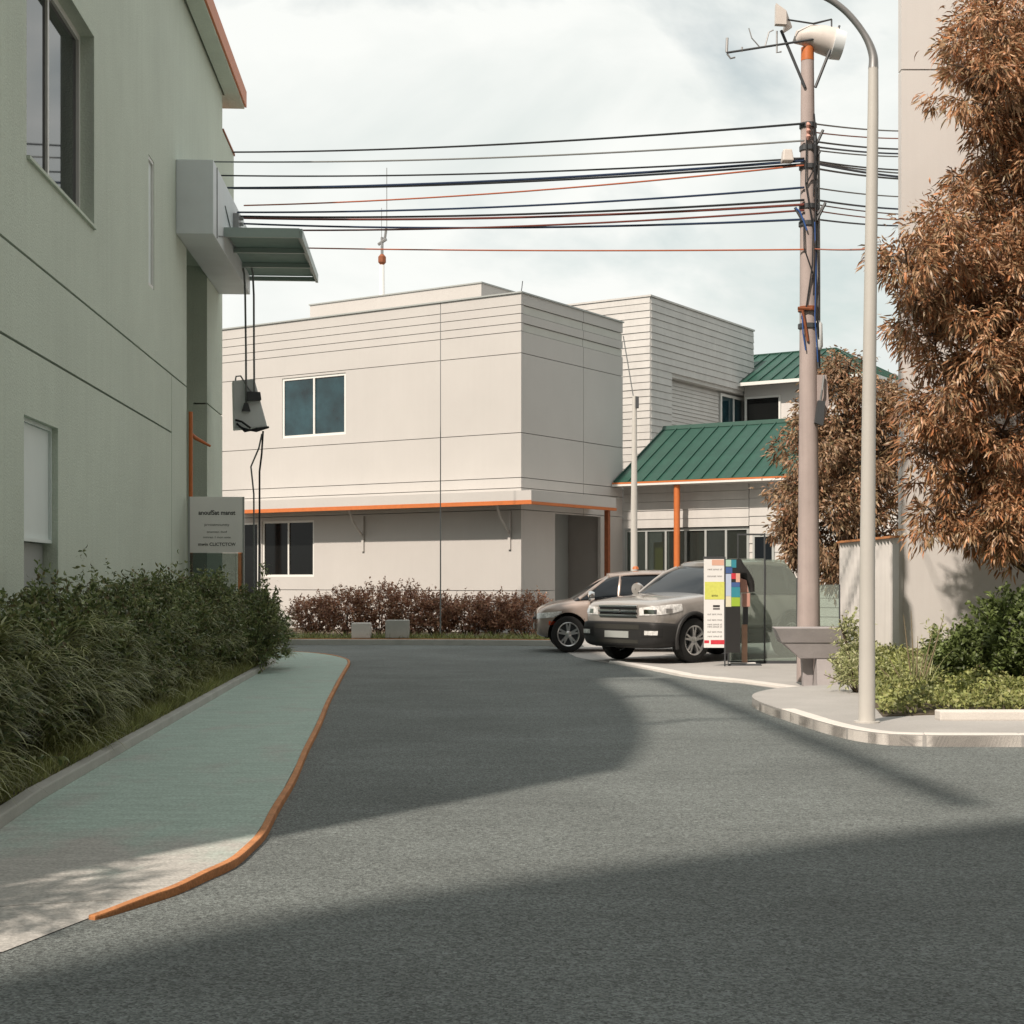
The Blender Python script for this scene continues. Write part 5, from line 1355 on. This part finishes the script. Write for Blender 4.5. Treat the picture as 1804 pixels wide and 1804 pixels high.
# hedge of shrubs in front of the green building
hn_ = 0
pos_words = ['nearest the viewer', 'second from the viewer', 'third from the viewer', 'fourth from the viewer', 'fifth from the viewer', 'sixth from the viewer', 'seventh from the viewer', 'eighth from the viewer', 'next to last', 'last one, ending the hedge at the sidewalk']
HD = [8.9, 10.5, 12.1, 13.8, 15.5, 17.2, 18.9, 20.6, 22.4, 24.4]
for i, D in enumerate(HD):
    xf = hb(D) - .52; xw = -4 - .0592*D + .15
    cx, hw = (xf+xw)/2, (xf-xw)/2 + .12
    if i >= 8: cx += (.22, .62)[i-8]
    hw += random.uniform(-.08, .14)
    t = empty('hedge_shrub', (cx, D, 0.10), 0, 'dark green hedge shrub before the green wall, ' + pos_words[i], 'shrub', 'shrubs of the left hedge')
    hgt = [0.95, 1.22, 0.98, 1.20, 1.00, 1.26, 1.04, 1.30, 1.36, 1.15][i]
    pp, dd_, tb0, tb1 = twiggy((0, 0, hgt*.42), (hw*.9, .9, hgt*.44), 420, 13, 0.8)
    for k_ in range(4):
        hs = hgt*rng.uniform(.72, 1.12)
        cy_ = -.75 + .5*k_ + rng.uniform(-.12, .12)
        a_, b2, c2, d_2 = twiggy((rng.uniform(-.18, .16), cy_, hs*.52), (hw*rng.uniform(.62, 1.0), rng.uniform(.30, .48), hs*.48), 170, 13, 0.8)
        pp = np.concatenate([pp, a_]); dd_ = np.concatenate([dd_, b2])
    # groups of shoots rising out of the top
    ncl, per = 6, 14
    ns = ncl*per
    cc = np.stack([rng.uniform(-hw*.7, hw*.7, ncl), rng.uniform(-.8, .8, ncl), np.full(ncl, hgt*.80)], 1)
    ch_ = rng.uniform(.15, .55, ncl)
    sx_ = np.repeat(cc, per, 0) + rng.normal(size=(ns, 3))*np.array([.10, .10, .04])
    sl2 = np.repeat(ch_, per)*rng.uniform(.5, 1.1, ns)
    s_ = rng.uniform(0, 1, (ns, 24))
    lean = rng.normal(size=(ns, 3))*.18 + np.array([0, 0, 1.0])
    p2 = (sx_[:, None, :] + lean[:, None, :]*(sl2[:, None]*s_)[:, :, None]).reshape(-1, 3)
    d2 = rng.normal(size=p2.shape)*.6 + np.array([0, 0, .6])
    pp = np.concatenate([pp, p2]); dd_ = np.concatenate([dd_, d2]); n_ = len(pp)
    leaves('foliage', pp, dd_, rng.uniform(.05, .10, n_), rng.uniform(.018, .034, n_), 'leaf_hedge', t, 0.2, 0.15)
    nt, nbl = (18, 60) if i < 4 else (10, 42)
    tz = rng.uniform(.05, .80, nt)*hgt
    tx = hw*(.98 - .30*(tz/hgt)**2) * rng.uniform(.6, 1.02, nt)
    tcn = np.stack([tx, rng.uniform(-.9, .9, nt), tz], 1)
    nb_ = nt*nbl
    bp_ = np.repeat(tcn, nbl, 0) + rng.normal(size=(nb_, 3))*.035
    th_ = rng.uniform(-1.9, 1.9, nb_)
    bd = np.stack([np.cos(th_)*.8 + .15, np.sin(th_)*.8, rng.uniform(.35, 1.3, nb_)], 1)
    bo_ = straps('blades', bp_, bd, rng.uniform(.18, .56 if i < 4 else .38, nb_), rng.uniform(.010, .020, nb_), 'leaf_strap', t, 1.25, 5); bo_['kind'] = 'stuff'
    st_ = MB()
    for k_ in range(26):
        a = tb0[k_*7]; st_.tube([(a[0]*.3, a[1]*.4, -.02), (a[0]*.7, a[1]*.75, a[2]*.5), tuple(tb1[k_*7])], [.012, .009, .004], 5)
    st_.build('stems', 'bark', t)
# grass along the hedge foot (uncountable)
ng = 15000
gy = rng.uniform(7.8, 26, ng); gx_ = -2.44-.0634*gy - .15 - np.abs(rng.normal(size=ng))*.30
gp = np.stack([gx_, gy, np.full(ng, .10)], 1)
go = straps('grass', gp, np.stack([rng.normal(size=ng)*.4+.15, rng.normal(size=ng)*.4, np.ones(ng)], 1), rng.uniform(.07, .19, ng), rng.uniform(.006, .011, ng), 'leaf_cover', None, 0.6, 3)
tag(go, 'short green grass along the foot of the left hedge', 'grass', kind='stuff')

# bronze shrubs along the white building
bs = [(555, 37.2, .62, .95, 'leftmost bronze shrub, beside the end of the green hedge'), (612, 36.9, .70, 1.15, 'bronze shrub behind the smaller concrete block'), (668, 37.0, .74, 1.30, 'tall bronze shrub between the two concrete blocks'), (722, 37.0, .72, 1.25, 'bronze shrub behind the larger concrete block'),
      (768, 36.8, .60, 1.00, 'bronze shrub at the foot of the thin pole'), (822, 36.8, .66, .98, 'low bronze shrub just right of the thin pole'), (874, 36.6, .66, 1.02, 'bronze shrub in front of the white building corner'), (925, 36.3, .64, 1.05, 'rightmost bronze shrub, next to the taupe car')]
for px, D, r_, h_, lb in bs:
    t = empty('bronze_shrub', ((px-HX)/FPX*D, D, .11), 0, lb, 'shrub', 'bronze shrubs before the white building')
    pp, dd_, tb0, tb1 = twiggy((0, 0, h_*.48), (r_, r_*.9, h_*.45), 420, 11, .7)
    n_ = len(pp)
    leaves('foliage', pp, dd_, rng.uniform(.05, .10, n_), rng.uniform(.02, .04, n_), 'leaf_bronze', t)
    st_ = MB()
    for k_ in range(14):
        st_.tube([(tb0[k_*5][0]*.2, tb0[k_*5][1]*.2, -.02), tuple(tb0[k_*5]*.8), tuple(tb1[k_*5])], [.012, .008, .004], 5)
    st_.build('stems', 'bark', t)
ng = 2600
gx_ = rng.uniform(-5.5, .9, ng); gy = 34.95 - (gx_+5.4)*.075 + rng.uniform(0, .9, ng)
go = straps('grass', np.stack([gx_, gy, np.full(ng, .11)], 1), rng.normal(size=(ng, 3))*.45 + np.array([0, 0, 1]), rng.uniform(.08, .22, ng), rng.uniform(.012, .022, ng), 'leaf_cover', None, .6, 3)
tag(go, 'patchy green grass under the bronze shrubs at the far kerb', 'grass', kind='stuff')

# right planting: low ground cover, shrubs, twigs
def in_poly(x, y, poly):
    ins_ = np.zeros(len(x), bool); j_ = len(poly)-1
    for i_ in range(len(poly)):
        xi, yi = poly[i_]; xj, yj = poly[j_]
        ins_ ^= ((yi > y) != (yj > y)) & (x < (xj-xi)*(y-yi)/(yj-yi+1e-12)+xi); j_ = i_
    return ins_
ng = 60000
x_ = rng.uniform(3.8, 9, ng); y_ = rng.uniform(15.2, 26, ng)
okm = in_poly(x_, y_, [(p[0], p[1]) for p in RB]); x_, y_ = x_[okm], y_[okm]
hm = .10 + .13*np.clip((y_-15.3)/2.2, 0, 1) + .07*np.sin(x_*3.1+y_*2.0) + .05*np.sin(x_*7-y_*5)
z_ = .14 + np.maximum(hm, .04)*rng.uniform(.25, 1, len(x_))
n_ = len(x_)
go = leaves('ground_cover', np.stack([x_, y_, z_], 1), rng.normal(size=(n_, 3))*.7 + np.array([-.1, -.3, .5]), rng.uniform(.05, .11, n_), rng.uniform(.02, .04, n_), 'leaf_cover')
tag(go, 'low olive green ground cover in the right planting bed', 'ground cover', kind='stuff')
def shrub(name, label, base, rad, h_, m, ntw, nl=11, Lr=(.05, .10), Wr=(.02, .04), up=.8):
    t = empty(name, base, 0, label, 'shrub')
    pp, dd_, tb0, tb1 = twiggy((0, 0, h_*.5), (rad, rad*.9, h_*.48), ntw, nl, up)
    leaves('foliage', pp, dd_, rng.uniform(*Lr, len(pp)), rng.uniform(*Wr, len(pp)), m, t)
    st_ = MB()
    for k_ in range(12):
        st_.tube([(0, 0, -.05), tuple(tb0[k_*3]*.7), tuple(tb1[k_*3])], [.012, .009, .004], 5)
    st_.build('stems', 'bark', t)
    return t
def at(px, D, z=.14): return ((px-HX)/FPX*D, D, z)
shrub('green_shrub', 'dark green leafy shrub under the brown tree at the right edge', at(1790, 18.2), .52, 1.15, 'leaf_green', 340, 12, (.07, .14), (.03, .055))
shrub('green_shrub', 'rounded mid green shrub left of the dark one at the right edge', at(1712, 18.0), .42, .72, 'leaf_green', 260, 12, (.06, .12), (.025, .05))
shrub('pale_shrub', 'small yellow green shrub against the pale wall at right', at(1672, 18.8), .30, .72, 'leaf_pale', 130, 9, (.05, .10), (.015, .03))
shrub('pale_shrub', 'pale yellow green shrub between the concrete trough and the street lamp', at(1500, 20.2, .1), .17, .82, 'leaf_pale', 110, 9, (.05, .10), (.02, .035))
shrub('pale_shrub', 'low pale tuft at the foot of the street lamp', at(1512, 18.6, .1), .22, .42, 'leaf_pale', 110, 9, (.05, .11), (.012, .025))
tw_ = empty('bare_plant', at(1612, 17.6), 0, 'sparse plant of bare upright stems against the pale wall', 'plant')
st_ = MB()
for dx0, hz in ((-.30, .45), (-.12, .95), (-.03, 1.0), (.05, .7), (.22, .75), (.36, .95), (-.42, .35), (.12, .5)):
    st_.tube([(dx0*.15, 0, 0), (dx0*.6, .03, hz*.5), (dx0, .06, hz)], [.012, .009, .003], 5)
st_.build('stems', 'twig', tw_)
nl_ = 60
straps('blades', np.stack([rng.normal(size=nl_)*.08, rng.normal(size=nl_)*.08, np.zeros(nl_)], 1), rng.normal(size=(nl_, 3))*.4 + np.array([0, 0, 1]), rng.uniform(.3, .8, nl_), rng.uniform(.008, .016, nl_), 'leaf_pale', tw_, .7)
